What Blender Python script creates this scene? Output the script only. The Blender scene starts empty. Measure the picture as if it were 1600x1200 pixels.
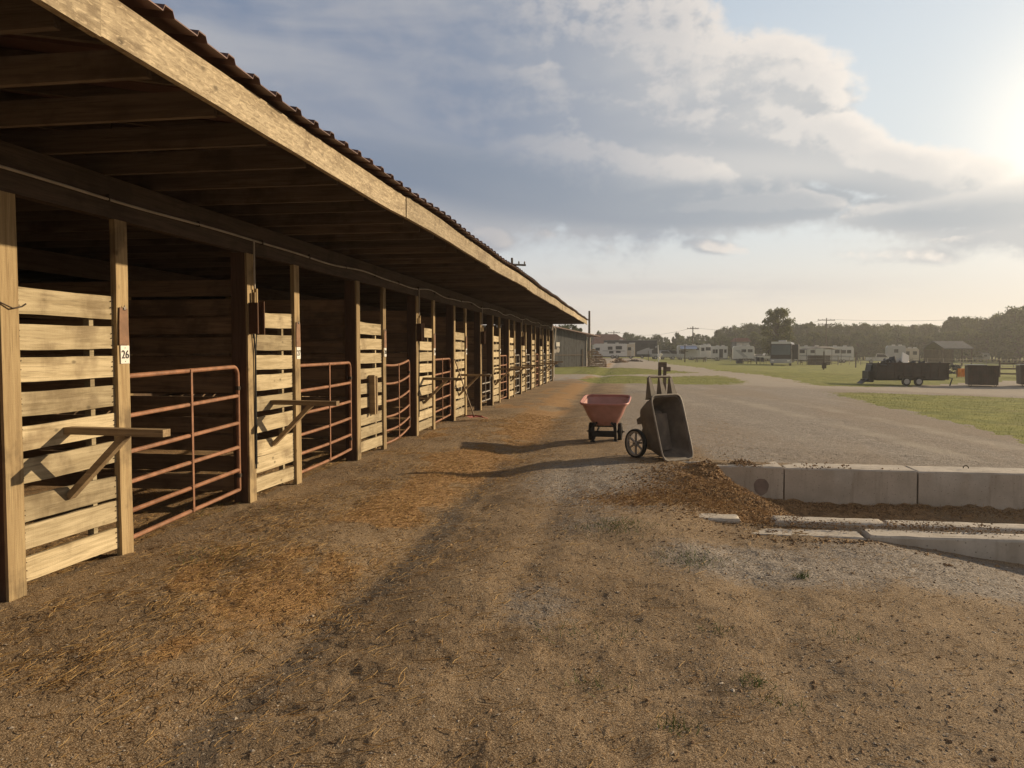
import bpy, math, random
import numpy as np
from mathutils import Vector, Matrix, Euler
random.seed(7); np.random.seed(7)
RNG = np.random.RandomState(11)
PI = math.pi; R = math.radians
S = bpy.context.scene; COL = S.collection
F, VX, VY = 1200.0, 984.0, 547.0
YAW, PITCH = math.atan((VX-800)/F), math.atan((600-VY)/F)
CAMH = 1.6

# ------------------------------------------------------------------ noise / terrain
def _h(ix, iy, s):
    n = (ix.astype(np.int64)*374761393 + iy.astype(np.int64)*668265263 + s*1442695041) & 0xffffffff
    n = ((n ^ (n >> 13))*1274126177) & 0xffffffff
    n = n ^ (n >> 16)
    return (n & 0xffff)/65535.0
def vnoise(x, y, s=0):
    ix, iy = np.floor(x), np.floor(y); fx, fy = x-ix, y-iy
    fx = fx*fx*(3-2*fx); fy = fy*fy*(3-2*fy)
    a = _h(ix, iy, s); b = _h(ix+1, iy, s); c = _h(ix, iy+1, s); d = _h(ix+1, iy+1, s)
    return (a*(1-fx)+b*fx)*(1-fy)+(c*(1-fx)+d*fx)*fy
def fbm(x, y, o=4, s=0):
    t = 0; a = .5
    for i in range(o):
        t = t+a*vnoise(x*2**i+17.3*i, y*2**i-9.1*i, s+i); a *= .5
    return t/(1-.5**o)
def sst(a, b, x):
    t = np.clip((x-a)/(b-a), 0, 1); return t*t*(3-2*t)
PX0, PX1, PY0, PY1 = 1.0, 14.0, 7.55, 11.3
def height(x, y, fine=True):
    x = np.asarray(x, float); y = np.asarray(y, float)
    r = np.maximum(0, x-.5)
    z = -1.0*(1-np.exp(-.04*r))
    z = z-.45*np.exp(-((x-20)/13)**2-((y-57)/14)**2)
    z = z-.07*np.exp(-((x+1.75)/.45)**2)*sst(0, 2, y)
    z = z+.03*np.exp(-((x+3.0)/.7)**2)
    z = z-.13*sst(1.8, 3.8, x)*np.exp(-((y-6.6)/1.3)**2)
    z = z+.05*sst(5.6, 7.0, y)*sst(1.2,.2,x)*sst(-1,0.2,x)*sst(9,7,y)
    # pit
    edge = .12*(vnoise(x*2.3, y*2.3, 5)-.5)
    m = sst(.75, 2.0, x+edge*3)*sst(PY0-.16, PY0+.02, y)*sst(PY1+.05, PY1-.08, y)
    heap = .25*np.exp(-((x-1.45)/.65)**2-((y-9.5)/1.1)**2)+.10*np.exp(-((y-8.1)/.35)**2)*sst(6, 2, x)
    z = z*(1-m)+m*(-.63+.22*sst(10.0, 8.0, y)+.10*np.exp(-((y-11.1)/.2)**2)*vnoise(x*2.2, y*0+1, 8)+heap+.09*(fbm(x*3, y*3, 3, 9)-.4))
    pile = sst(.2, .9, x)*sst(2.3, 1.4, x)*np.exp(-((y-9.3)/1.3)**2)
    z = z+pile*(.04+.10*(fbm(x*4, y*4, 4, 3)-.4))
    z = z+.12*np.exp(-((x-1.1)/.28)**2-((y-10.5)/.45)**2)*(.5+fbm(x*7, y*7, 3, 4))
    if fine:
        near = np.exp(-np.hypot(x, y)/30)
        z = z+near*(.06*(fbm(x*.9, y*.9, 3, 21)-.5)+.030*(fbm(x*3.2, y*3.2, 3, 22)-.5)+.010*(fbm(x*11, y*11, 4, 23)-.5))
        z = z-near*.022*(np.exp(-((x+.75)/.16)**2)+np.exp(-((x-.85)/.18)**2))*(.4+fbm(x*.5, y*.5, 2, 26))*sst(14, 8, y)-near*.019*np.maximum(0, vnoise(x*5.2, y*5.2, 27)-.66)*3*sst(.45, .6, fbm(x*.8, y*.8, 2, 28))
        z = z+np.exp(-np.hypot(x, y)/12)*.010*np.maximum(0, vnoise(x*23, y*23, 24)-.7)*3
        far = 1-near
        z = z+far*.10*(fbm(x*.15, y*.15, 3, 31)-.5)
    return z
def hz(x, y): return float(height(np.array([x]), np.array([y]), True)[0])
camR = Euler((PI/2-PITCH, 0, YAW)).to_matrix()
def ray(px, py): return camR @ Vector(((px-800)/F, (600-py)/F, -1))
def at(px, py, z=None):
    d = ray(px, py); zz = 0 if z is None else z
    for _ in range(12 if z is None else 1):
        if d.z > -1e-4: break
        t = (zz-CAMH)/d.z; p = d*t
        if z is None: zz = .5*zz+.5*float(height(np.array([p.x]), np.array([p.y]), False)[0])
    t = (zz-CAMH)/min(d.z, -1e-4); p = d*t
    return Vector((p.x, p.y, zz))
def loc(px, dep):
    cx = (px-800)/F*dep
    x = cx*math.cos(YAW)-dep*math.sin(YAW); y = dep*math.cos(YAW)+cx*math.sin(YAW)
    return Vector((x, y, hz(x, y)))

# ------------------------------------------------------------------ node helpers
def mat(name, rough=.8):
    m = bpy.data.materials.new(name); m.use_nodes = True
    nt = m.node_tree; b = nt.nodes['Principled BSDF']
    b.inputs['Roughness'].default_value = rough
    b.inputs['Specular IOR Level'].default_value = .25
    return m, nt, b
def N(nt, t, **k):
    n = nt.nodes.new(t)
    for a, v in k.items(): setattr(n, a, v)
    return n
class E:
    nt = None
    def __init__(s, sock): s.s = sock
    @staticmethod
    def op(o, *a):
        n = E.nt.nodes.new('ShaderNodeMath'); n.operation = o
        for i, v in enumerate(a):
            if isinstance(v, E): E.nt.links.new(v.s, n.inputs[i])
            else: n.inputs[i].default_value = v
        return E(n.outputs[0])
    def __add__(s, o): return E.op('ADD', s, o)
    __radd__ = __add__
    def __mul__(s, o): return E.op('MULTIPLY', s, o)
    __rmul__ = __mul__
    def __sub__(s, o): return E.op('SUBTRACT', s, o)
    def __rsub__(s, o): return E.op('SUBTRACT', o, s)
    def __truediv__(s, o): return E.op('DIVIDE', s, o)
    def __pow__(s, o): return E.op('POWER', s, o)
def smooth(x, a, b):
    n = E.nt.nodes.new('ShaderNodeMapRange'); n.interpolation_type = 'SMOOTHSTEP'
    E.nt.links.new(x.s, n.inputs['Value'])
    lo, hi, t0, t1 = (a, b, 0, 1) if a < b else (b, a, 1, 0)
    n.inputs['From Min'].default_value = lo; n.inputs['From Max'].default_value = hi
    n.inputs['To Min'].default_value = t0; n.inputs['To Max'].default_value = t1
    return E(n.outputs['Result'])
def mixc(fac, a, b, blend='MIX'):
    n = E.nt.nodes.new('ShaderNodeMix'); n.data_type = 'RGBA'; n.blend_type = blend
    fi, ai, bi = n.inputs[0], n.inputs[6], n.inputs[7]
    if isinstance(fac, E): E.nt.links.new(fac.s, fi)
    else: fi.default_value = fac
    for v, i in ((a, ai), (b, bi)):
        if isinstance(v, tuple): i.default_value = (*v, 1)
        else: E.nt.links.new(v, i)
    return n.outputs[2]
def noise(vec, scale, detail=3, rough=.55, dist=0, out='Fac'):
    n = E.nt.nodes.new('ShaderNodeTexNoise'); n.inputs['Scale'].default_value = scale
    n.inputs['Detail'].default_value = detail; n.inputs['Roughness'].default_value = rough
    n.inputs['Distortion'].default_value = dist
    if vec is not None: E.nt.links.new(vec, n.inputs['Vector'])
    return E(n.outputs[0])
def mapped(vec, scale=(1, 1, 1), locv=(0, 0, 0)):
    n = E.nt.nodes.new('ShaderNodeMapping'); n.inputs['Scale'].default_value = scale; n.inputs['Location'].default_value = locv
    E.nt.links.new(vec, n.inputs['Vector']); return n.outputs[0]
def attr(name):
    n = E.nt.nodes.new('ShaderNodeAttribute'); n.attribute_name = name; return E(n.outputs['Fac'])
def bump(h, strength, dist, bsdf):
    n = E.nt.nodes.new('ShaderNodeBump'); n.inputs['Strength'].default_value = strength; n.inputs['Distance'].default_value = dist
    E.nt.links.new(h.s, n.inputs['Height']); E.nt.links.new(n.outputs[0], bsdf.inputs['Normal'])
def texco(which='Object'): return E.nt.nodes.new('ShaderNodeTexCoord').outputs[which]

def plain(name, col, rough=.6, metal=0, var=.15, vs=3.0, bs=0, dirt=None):
    m, nt, b = mat(name, rough); E.nt = nt
    co = texco()
    n1 = noise(co, vs, 5, .6)
    c = mixc(smooth(n1, .3, .7), tuple(x*(1-var) for x in col), tuple(min(1, x*(1+var)) for x in col))
    if dirt:
        n2 = noise(co, vs*.7+1, 6, .7)
        c = mixc(smooth(n2, .5, .72)*.7, c, dirt)
    nt.links.new(c, b.inputs['Base Color']); b.inputs['Metallic'].default_value = metal
    if bs: bump(noise(co, vs*8, 4), bs, .01, b)
    return m
def wood(name, c1, c2, axis=1, stain=(.05, .035, .025), rough=.85, saw=True, knots=True, flake=False):
    m, nt, b = mat(name, rough); E.nt = nt
    co = texco(); v = attr('var')
    comb = N(nt, 'ShaderNodeCombineXYZ'); nt.links.new((v*13.0).s, comb.inputs[0]); nt.links.new((v*37.0).s, comb.inputs[1]); nt.links.new((v*71.0).s, comb.inputs[2])
    ad = N(nt, 'ShaderNodeVectorMath', operation='ADD'); nt.links.new(co, ad.inputs[0]); nt.links.new(comb.outputs[0], ad.inputs[1])
    base = ad.outputs[0]
    sc = [14, 14, 14]; sc[axis] = .9
    g = noise(mapped(base, tuple(sc)), 1.6, 6, .65, .6)
    sc2 = [60, 60, 60]; sc2[axis] = 2.2
    g2 = noise(mapped(base, tuple(sc2)), 1.5, 3, .6, .2)
    blot = noise(base, 2.3, 4, .6)
    c = mixc(smooth(g, .3, .68), c1, c2)
    c = mixc(smooth(g2, .53, .70)*.45, c, tuple(x*.45 for x in c1))
    c = mixc(smooth(blot, .50, .68)*.55, c, stain)
    if knots:
        scK = [7, 7, 7]; scK[axis] = 4.0
        vo = N(nt, 'ShaderNodeTexVoronoi'); nt.links.new(mapped(base, tuple(scK)), vo.inputs['Vector']); vo.inputs['Scale'].default_value = 1.0
        c = mixc(smooth(E(vo.outputs['Distance']), .14, .04)*.75, c, tuple(x*.3 for x in c1))
    if flake:
        sf = [55, 55, 55]; sf[axis] = 15
        fl = noise(mapped(base, tuple(sf)), 1.0, 5, .7, .8)
        c = mixc(smooth(fl, .51, .62)*.6, c, (.19, .145, .095))
        c = mixc(smooth(fl, .46, .38)*.5, c, (.70, .58, .40))
    br = v*.5+.72
    cc = N(nt, 'ShaderNodeVectorMath', operation='SCALE'); nt.links.new(c, cc.inputs[0]); nt.links.new(br.s, cc.inputs['Scale'])
    nt.links.new(cc.outputs[0], b.inputs['Base Color'])
    hh = g*.6+g2*.8
    if saw:
        s3 = [3, 3, 3]; s3[axis] = 85
        hh = hh+noise(mapped(base, tuple(s3)), 1.0, 2, .5, .3)*.35
    bump(hh, .55, .006, b)
    return m
def jit0(a, b): return (a-.5)*.5+(b-.5)*.9
def make_ground():
    m, nt, b = mat('ground_soil', .95); E.nt = nt
    co = texco()
    gr, gv, st, mn = attr('grass'), attr('gravel'), attr('straw'), attr('manure')
    n1 = noise(co, 1.1, 5, .6); n2 = noise(co, 9, 5, .65); n3 = noise(co, 60, 3, .6)
    dirt = mixc(smooth(n1, .35, .65), (.215, .143, .078), (.325, .228, .134))
    dirt = mixc(smooth(n2, .46, .74)*.45, dirt, (.125, .078, .040))
    n5 = noise(co, 140, 2, .6); dirt = mixc(smooth(n5, .52, .66)*.7, dirt, (.50, .40, .28)); dirt = mixc(smooth(n5, .48, .39)*.85, dirt, (.075, .048, .028))
    n6 = noise(co, 75, 3, .7); dirt = mixc(smooth(n6, .55, .68)*.5, dirt, (.10, .075, .055))
    sv = N(nt, 'ShaderNodeTexVoronoi'); nt.links.new(co, sv.inputs['Vector']); sv.inputs['Scale'].default_value = 48
    sv2 = N(nt, 'ShaderNodeTexVoronoi'); nt.links.new(co, sv2.inputs['Vector']); sv2.inputs['Scale'].default_value = 16
    stone = mixc(E(N_sep(nt, sv.outputs['Color'])), (.14, .122, .106), (.46, .41, .36))
    grav = mixc(smooth(n2, .35, .6)*.6, stone, (.225, .185, .148))
    n4 = noise(mapped(co, (.30, .07, .3)), 1.0, 4, .6)
    grav = mixc(smooth(n4, .42, .62)*.5, grav, (.26, .20, .145))
    rp = attr('pale'); grav = mixc(smooth(rp+jit0(n2, n1), .35, .75)*.8, grav, (.37, .32, .262))
    strw = mixc(smooth(n3, .35, .65), (.22, .115, .045), (.47, .275, .11))
    tw = noise(mapped(co, (.9, .9, .9)), 1.3, 6, .65)
    grs = mixc(smooth(tw, .38, .62), (.155, .165, .030), (.265, .265, .058))
    grs = mixc(smooth(noise(co, .35, 5, .6), .52, .68)*.5, grs, (.27, .21, .09))
    grs = mixc(smooth(n3, .4, .7)*.35, grs, (.10, .115, .026))
    mnr = mixc(smooth(n3*.5+n2*.5, .38, .6), (.12, .073, .038), (.37, .23, .115))
    jit = (n2-.5)*.7+(n3-.5)*.5
    c = mixc(smooth(gv+jit, .35, .65), dirt, grav)
    c = mixc(smooth(st+jit, .42, .80)*.72, c, strw)
    c = mixc(smooth(mn+jit*.7, .35, .6), c, mnr)
    c = mixc(smooth(gr+jit*.45, .42, .58), c, grs)
    dk = attr('dark')
    c = mixc(smooth(dk+jit*1.1, .45, .85)*.62, c, (.075, .066, .06))
    nt.links.new(c, b.inputs['Base Color'])
    hgt = n2*.6+n3*.5+noise(co, 28, 6, .75)*.8+n5*.35+(E(sv.outputs['Distance'])*-.7+E(sv2.outputs['Distance'])*-.3)*smooth(gv+jit, .3, .7)
    bump(hgt, .95, .014, b)
    return m
def N_sep(nt, col):
    n = nt.nodes.new('ShaderNodeSeparateColor'); nt.links.new(col, n.inputs[0]); return n.outputs[0]

M = {}
M['soil'] = make_ground()
M['board'] = wood('pale_sawn_board', (.335, .27, .165), (.53, .445, .295), 1, stain=(.15,.105,.06))
M['post'] = wood('weathered_post', (.27, .19, .10), (.42, .32, .18), 2)
M['fascia'] = wood('fascia_board', (.29, .23, .15), (.47, .39, .27), 1, stain=(.13,.09,.055), flake=True)
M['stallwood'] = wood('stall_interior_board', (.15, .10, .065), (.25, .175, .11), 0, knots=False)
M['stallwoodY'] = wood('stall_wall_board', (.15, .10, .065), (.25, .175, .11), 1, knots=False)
M['postdark'] = wood('dark_post_core', (.060, .036, .024), (.105, .062, .040), 2, knots=False)
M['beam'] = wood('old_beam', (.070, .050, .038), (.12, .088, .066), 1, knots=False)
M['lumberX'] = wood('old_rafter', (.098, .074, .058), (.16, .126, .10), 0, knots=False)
M['rack'] = wood('rack_timber', (.22, .155, .09), (.34, .25, .15), 0)
M['gatered'] = plain('rusty_red_paint', (.27, .132, .076), .6, 0, .25, 9, .3, dirt=(.24, .14, .085))
M['gategrey'] = plain('galvanised_pipe', (.26, .24, .22), .5, .5, .2, 9, .2)
M['rust'] = plain('dark_iron', (.06, .045, .035), .7, .4, .3, 20)
M['roofmetal'] = plain('brown_roof_metal', (.11, .06, .05), .5, .15, .25, 2)
M['pvc'] = plain('grey_conduit', (.38, .34, .29), .55, 0, .15, 6)
M['darkbox'] = wood('dark_stained_board', (.075, .038, .022), (.12, .062, .036), 2)
M['leather'] = plain('brown_leather', (.21, .115, .065), .6, 0, .2, 12)
M['white'] = plain('white_paint', (.74, .72, .68), .5, 0, .06, 2)
M['dirtywhite'] = plain('dirty_white', (.55, .53, .49), .6, 0, .15, 4, dirt=(.3, .26, .2))
M['black'] = plain('black_paint', (.018, .017, .017), .5, 0, .3, 5)
M['tyre'] = plain('tyre_rubber', (.025, .024, .023), .85, 0, .2, 8)
M['ink'] = plain('black_ink', (.02, .02, .02), .6)
M['redplastic'] = plain('faded_red_plastic', (.43, .225, .195), .5, 0, .10, 5, .1, dirt=(.34, .17, .12))
M['redrim'] = plain('highlight_red_rim', (.50, .22, .19), .5, 0, .1, 8)  # lighter pink carries the rim's pale highlight in its colour
M['greyplastic'] = plain('worn_grey_plastic', (.135, .115, .098), .6, 0, .22, 5, .2, dirt=(.24, .195, .15))
M['rimplastic'] = plain('pale_grey_plastic', (.24, .215, .19), .55, 0, .15, 8)
M['redfork'] = plain('red_fork_plastic', (.33, .05, .035), .5, 0, .1, 8)
M['forkhandle'] = plain('ash_handle', (.26, .17, .09), .6, 0, .2, 9)
M['concrete'] = plain('cast_concrete', (.44, .385, .32), .9, 0, .12, 1.6, .6, dirt=(.29, .235, .175))
def concrete():
    m, nt, b = mat('weathered_concrete', .92); E.nt = nt; co = texco()
    a = noise(co, 1.7, 6, .6); f = noise(co, 40, 4, .6); d = noise(mapped(co, (7, 7, .8)), 1.0, 5, .6)
    c = mixc(smooth(a, .32, .66), (.43, .385, .33), (.55, .495, .43))
    c = mixc(smooth(d, .52, .68)*.45, c, (.32, .27, .215)); c = mixc(smooth(f, .5, .7)*.3, c, (.30, .265, .23))
    vo = N(nt, 'ShaderNodeTexVoronoi'); nt.links.new(co, vo.inputs['Vector']); vo.inputs['Scale'].default_value = 22
    pit = smooth(E(vo.outputs['Distance']), .16, .07); c = mixc(pit*.7, c, (.13, .11, .09))
    nt.links.new(c, b.inputs['Base Color']); bump(a*.8+f*.35-pit*.7, .6, .012, b); return m
M['concrete'] = concrete()
M['glass'] = plain('dark_window_glass', (.03, .034, .04), .12, 0, .1, 1)
M['glassblue'] = plain('windscreen_glass', (.10, .13, .15), .1, 0, .1, 1)
M['rvwhite'] = plain('rv_white_shell', (.62, .61, .59), .4, 0, .05, .6)
M['rvsilver'] = plain('silver_paint', (.36, .36, .37), .35, .3, .08, .6)
M['rvdark'] = plain('charcoal_paint', (.035, .037, .045), .3, 0, .1, .6)
M['rvtan'] = plain('cream_shell', (.52, .46, .38), .45, 0, .08, .6)
M['awnblue'] = plain('blue_awning', (.16, .22, .36), .7, 0, .1, 1)
M['shedwall'] = wood('grey_weathered_siding', (.085, .09, .095), (.14, .145, .15), 2, knots=False, saw=False)
M['shedroof'] = plain('brown_shed_roof', (.11, .065, .055), .6, .2, .15, 1)
M['redroof'] = plain('red_brown_shingles', (.19, .095, .075), .85, 0, .12, 2)
M['logs'] = wood('split_firewood', (.26, .16, .09), (.44, .30, .18), 1)
M['pole'] = wood('utility_pole', (.085, .065, .05), (.14, .11, .085), 2, knots=False)
M['wire'] = plain('black_cable', (.03, .03, .03), .6)
M['table'] = wood('table_timber', (.16, .12, .08), (.26, .20, .14), 0, knots=False)
M['fence'] = wood('dark_fence_board', (.10, .075, .055), (.17, .13, .10), 0, knots=False)
M['palefence'] = wood('pale_fence_board', (.34, .29, .23), (.46, .40, .32), 0, knots=False)
M['dumpster'] = plain('dark_rusty_steel', (.060, .043, .036), .65, .3, .3, 1.5, .3, dirt=(.10, .055, .035))
M['dumptrailer'] = plain('black_steel_body', (.058, .048, .041), .55, .3, .3, 1.2)
M['wheelgrey'] = plain('grey_rim', (.42, .40, .38), .45, .3, .1, 8)
M['spokerim'] = plain('pale_wheel_rim', (.30, .27, .24), .6, 0, .15, 9)
M['orange'] = plain('orange_tarp', (.80, .28, .05), .6, 0, .15, 3)
M['canopy'] = plain('tan_canopy_cloth', (.20, .18, .155), .85, 0, .12, 1)
M['bark'] = plain('tree_bark', (.06, .047, .036), .95, 0, .3, 4, .5)
def leafmat(name, a, b_):
    m, nt, b = mat(name, .7); E.nt = nt
    v = attr('var'); c = mixc(v, a, b_); nt.links.new(c, b.inputs['Base Color'])
    b.inputs['Transmission Weight'].default_value = 0
    # thin leaves pass some light
    tr = N(nt, 'ShaderNodeBsdfTranslucent'); nt.links.new(c, tr.inputs['Color'])
    mx = N(nt, 'ShaderNodeMixShader'); mx.inputs[0].default_value = .42
    out = nt.nodes['Material Output']
    nt.links.new(b.outputs[0], mx.inputs[1]); nt.links.new(tr.outputs[0], mx.inputs[2]); nt.links.new(mx.outputs[0], out.inputs[0])
    return m
M['leafdark'] = leafmat('dark_foliage', (.030, .046, .014), (.080, .105, .034))
M['leafmid'] = leafmat('mid_foliage', (.045, .062, .018), (.125, .145, .042))
M['leafoak'] = leafmat('oak_foliage', (.060, .072, .020), (.17, .175, .055))
M['straw'] = leafmat('straw_stalks', (.26, .14, .045), (.68, .47, .20))
M['weed'] = leafmat('weed_leaves', (.06, .10, .018), (.15, .21, .05))
M['soiled'] = leafmat('soiled_straw', (.19, .10, .04), (.56, .36, .15))
M['blade'] = leafmat('grass_blades', (.15, .165, .028), (.30, .30, .07))
def stonemat():
    m, nt, b = mat('gravel_stone', .9); E.nt = nt
    v = attr('var'); c = mixc(v, (.15, .12, .09), (.50, .43, .35)); nt.links.new(c, b.inputs['Base Color']); return m
M['stone'] = stonemat()
M['crumb'] = stonemat()
M['crumb'].name = 'soil_crumb'
for n_ in M['crumb'].node_tree.nodes:
    if n_.type == 'MIX': n_.inputs[6].default_value = (.13, .08, .045, 1); n_.inputs[7].default_value = (.33, .22, .13, 1)
def clodmat():
    m, nt, b = mat('manure_clod', .95); E.nt = nt
    v = attr('var'); c = mixc(v, (.13, .078, .042), (.40, .26, .14)); nt.links.new(c, b.inputs['Base Color'])
    bump(noise(texco(), 60, 4), .8, .02, b); return m
M['clod'] = clodmat()

# ------------------------------------------------------------------ mesh builder
class MB:
    def __init__(s): s.v = []; s.f = []; s.mi = []; s.var = []; s.T = None; s.cur = 0; s.r = None
    def _add(s, vs, fs, sm=None):
        o = len(s.v)
        if s.T is not None: vs = [s.T @ Vector(p) for p in vs]
        s.v += [tuple(p) for p in vs]; k = random.random() if s.r is None else s.r
        for f in fs: s.f.append([i+o for i in f]); s.mi.append(s.cur); s.var.append(k)
        return s
    def box(s, x0, x1, y0, y1, z0, z1, c=0):
        if x0 > x1: x0, x1 = x1, x0
        if y0 > y1: y0, y1 = y1, y0
        if z0 > z1: z0, z1 = z1, z0
        if c <= 0:
            v = [(x, y, z) for z in (z0, z1) for (x, y) in ((x0, y0), (x1, y0), (x1, y1), (x0, y1))]
            return s._add(v, [(3, 2, 1, 0), (4, 5, 6, 7), (0, 1, 5, 4), (1, 2, 6, 5), (2, 3, 7, 6), (3, 0, 4, 7)])
        # chamfered vertical and top edges
        def ring(d, z):
            a0, a1, b0, b1 = x0+d, x1-d, y0+d, y1-d
            return [(a0+c, b0, z), (a1-c, b0, z), (a1, b0+c, z), (a1, b1-c, z), (a1-c, b1, z), (a0+c, b1, z), (a0, b1-c, z), (a0, b0+c, z)]
        v = ring(c*.7, z0)+ring(0, z0+c)+ring(0, z1-c)+ring(c*.7, z1)
        f = [tuple(range(7, -1, -1)), tuple(range(24, 32))]
        for k in range(3):
            for i in range(8): j = (i+1) % 8; f.append((k*8+i, k*8+j, k*8+8+j, k*8+8+i))
        return s._add(v, f)
    def beam(s, p, q, w, h, up=(0, 0, 1), segs=1, wob=0):
        p, q = Vector(p), Vector(q); d = (q-p).normalized(); up = Vector(up)
        a = d.cross(up).normalized()*w/2; b = a.cross(d).normalized()*h/2
        v = []
        for k in range(segs+1):
            c = p.lerp(q, k/segs)
            j = Vector([random.uniform(-1, 1)*wob for _ in range(3)]); j -= d*j.dot(d)
            k2 = 1+random.uniform(-1, 1)*wob*4
            v += [c-a-b*k2+j, c+a-b*k2+j, c+a+b*k2+j, c-a+b*k2+j]
        f = [(0, 1, 2, 3), tuple(segs*4+i for i in (3, 2, 1, 0))]
        for k in range(segs):
            for i in range(4): j2 = (i+1) % 4; f.append((k*4+i, k*4+4+i, k*4+4+j2, k*4+j2))
        return s._add(v, f)
    def tube(s, pts, r, n=8, cap=True):
        pts = [Vector(p) for p in pts]; m = len(pts)
        rs = r if isinstance(r, (list, tuple)) else [r]*m
        v = []; prev = None
        for i, p in enumerate(pts):
            t = (pts[min(i+1, m-1)]-pts[max(i-1, 0)])
            t = t.normalized() if t.length > 1e-9 else Vector((0, 0, 1))
            if prev is None: a = t.orthogonal().normalized()
            else:
                a = prev-t*prev.dot(t); a = a.normalized() if a.length > 1e-6 else t.orthogonal().normalized()
            prev = a; b = t.cross(a)
            for k in range(n): th = 2*PI*k/n; v.append(p+(a*math.cos(th)+b*math.sin(th))*rs[i])
        f = []
        for i in range(m-1):
            for k in range(n): j = (k+1) % n; f.append((i*n+k, i*n+j, i*n+n+j, i*n+n+k))
        if cap: f += [tuple(range(n-1, -1, -1)), tuple(range((m-1)*n, m*n))]
        return s._add(v, f)
    def prism(s, prof, a0, a1, axis='y', bevel=0):
        # prof: list of (u,v); axis y -> (u,y,v); x -> (x,u,v); z -> (u,v,z)
        def mk(u, v, a): return (u, a, v) if axis == 'y' else ((a, u, v) if axis == 'x' else (u, v, a))
        n = len(prof); cu = sum(p[0] for p in prof)/n; cv = sum(p[1] for p in prof)/n
        if bevel <= 0: lv = [(0, a0), (0, a1)]
        else: lv = [(bevel, a0), (0, a0+bevel*(1 if a1 > a0 else -1)), (0, a1-bevel*(1 if a1 > a0 else -1)), (bevel, a1)]
        v = []
        for d, a in lv:
            for u, w in prof:
                L = math.hypot(u-cu, w-cv) or 1
                v.append(mk(u-(u-cu)/L*d, w-(w-cv)/L*d, a))
        f = [tuple(range(n)), tuple(range(len(v)-1, len(v)-1-n, -1))]
        for k in range(len(lv)-1):
            for i in range(n): j = (i+1) % n; f.append((k*n+i, k*n+n+i, k*n+n+j, k*n+j))
        return s._add(v, f)
    def wheel(s, c, r, w, axis='y', n=20):
        prof = [(r*.62, w/2), (r*.93, w/2), (r, w*.32), (r, -w*.32), (r*.93, -w/2), (r*.62, -w/2)]
        v = []; c = Vector(c)
        for k in range(n):
            th = 2*PI*k/n
            for (rr, a) in prof:
                p = (rr*math.cos(th), a, rr*math.sin(th)) if axis == 'y' else (a, rr*math.cos(th), rr*math.sin(th))
                v.append(c+Vector(p))
        m = len(prof); f = []
        for k in range(n):
            k2 = (k+1) % n
            for i in range(m): j = (i+1) % m; f.append((k*m+i, k*m+j, k2*m+j, k2*m+i))
        return s._add(v, f)
    def disc(s, c, r, w, axis='y', n=20):
        c = Vector(c); d = Vector((0, w/2, 0)) if axis == 'y' else (Vector((w/2, 0, 0)) if axis == 'x' else Vector((0, 0, w/2)))
        return s.tube([c-d, c+d], r, n)
    def build(s, name, mats, parent=None, sm=False, world=False):
        me = bpy.data.meshes.new(name); me.from_pydata(s.v, [], s.f)
        if not isinstance(mats, (list, tuple)): mats = [mats]
        for m_ in mats: me.materials.append(M[m_] if isinstance(m_, str) else m_)
        me.polygons.foreach_set('material_index', s.mi)
        at_ = me.attributes.new('var', 'FLOAT', 'FACE'); at_.data.foreach_set('value', s.var)
        if sm: me.polygons.foreach_set('use_smooth', [True]*len(me.polygons)); 
        me.update()
        if sm:
            try: me.set_sharp_from_angle(angle=R(40))
            except Exception: pass
        o = bpy.data.objects.new(name, me); COL.objects.link(o)
        if parent is not None:
            o.parent = parent
            if world: o.location = -parent.location
        return o
def tag(o, label=None, cat=None, group=None, kind=None):
    if label: o['label'] = label
    if cat: o['category'] = cat
    if group: o['group'] = group
    if kind: o['kind'] = kind
    return o
def empty(name, p, rz, label, cat, group=None):
    o = bpy.data.objects.new(name, None); COL.objects.link(o); o.empty_display_size = .1
    o.location = p; o.rotation_euler = (0, 0, rz); return tag(o, label, cat, group)
def copy_tree(o, parent=None):
    c = o.copy(); COL.objects.link(c)
    if parent: c.parent = parent
    for ch in list(o.children): copy_tree(ch, c)
    return c
def fast_mesh(name, verts, faces, mats, attrs=None, smooth_=False, fdom=None):
    me = bpy.data.meshes.new(name); nv = len(verts); nf, k = faces.shape
    me.vertices.add(nv); me.vertices.foreach_set('co', verts.astype(np.float32).ravel())
    me.loops.add(nf*k); me.loops.foreach_set('vertex_index', faces.astype(np.int32).ravel())
    me.polygons.add(nf); me.polygons.foreach_set('loop_start', np.arange(0, nf*k, k, dtype=np.int32))
    me.polygons.foreach_set('loop_total', np.full(nf, k, dtype=np.int32))
    me.polygons.foreach_set('use_smooth', np.full(nf, smooth_))
    for m_ in mats: me.materials.append(M[m_])
    me.update(calc_edges=True)
    for n, a in (attrs or {}).items(): q = me.attributes.new(n, 'FLOAT', 'POINT'); q.data.foreach_set('value', a.astype(np.float32))
    for n, a in (fdom or {}).items(): q = me.attributes.new(n, 'FLOAT', 'FACE'); q.data.foreach_set('value', a.astype(np.float32))
    o = bpy.data.objects.new(name, me); COL.objects.link(o); return o

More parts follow.
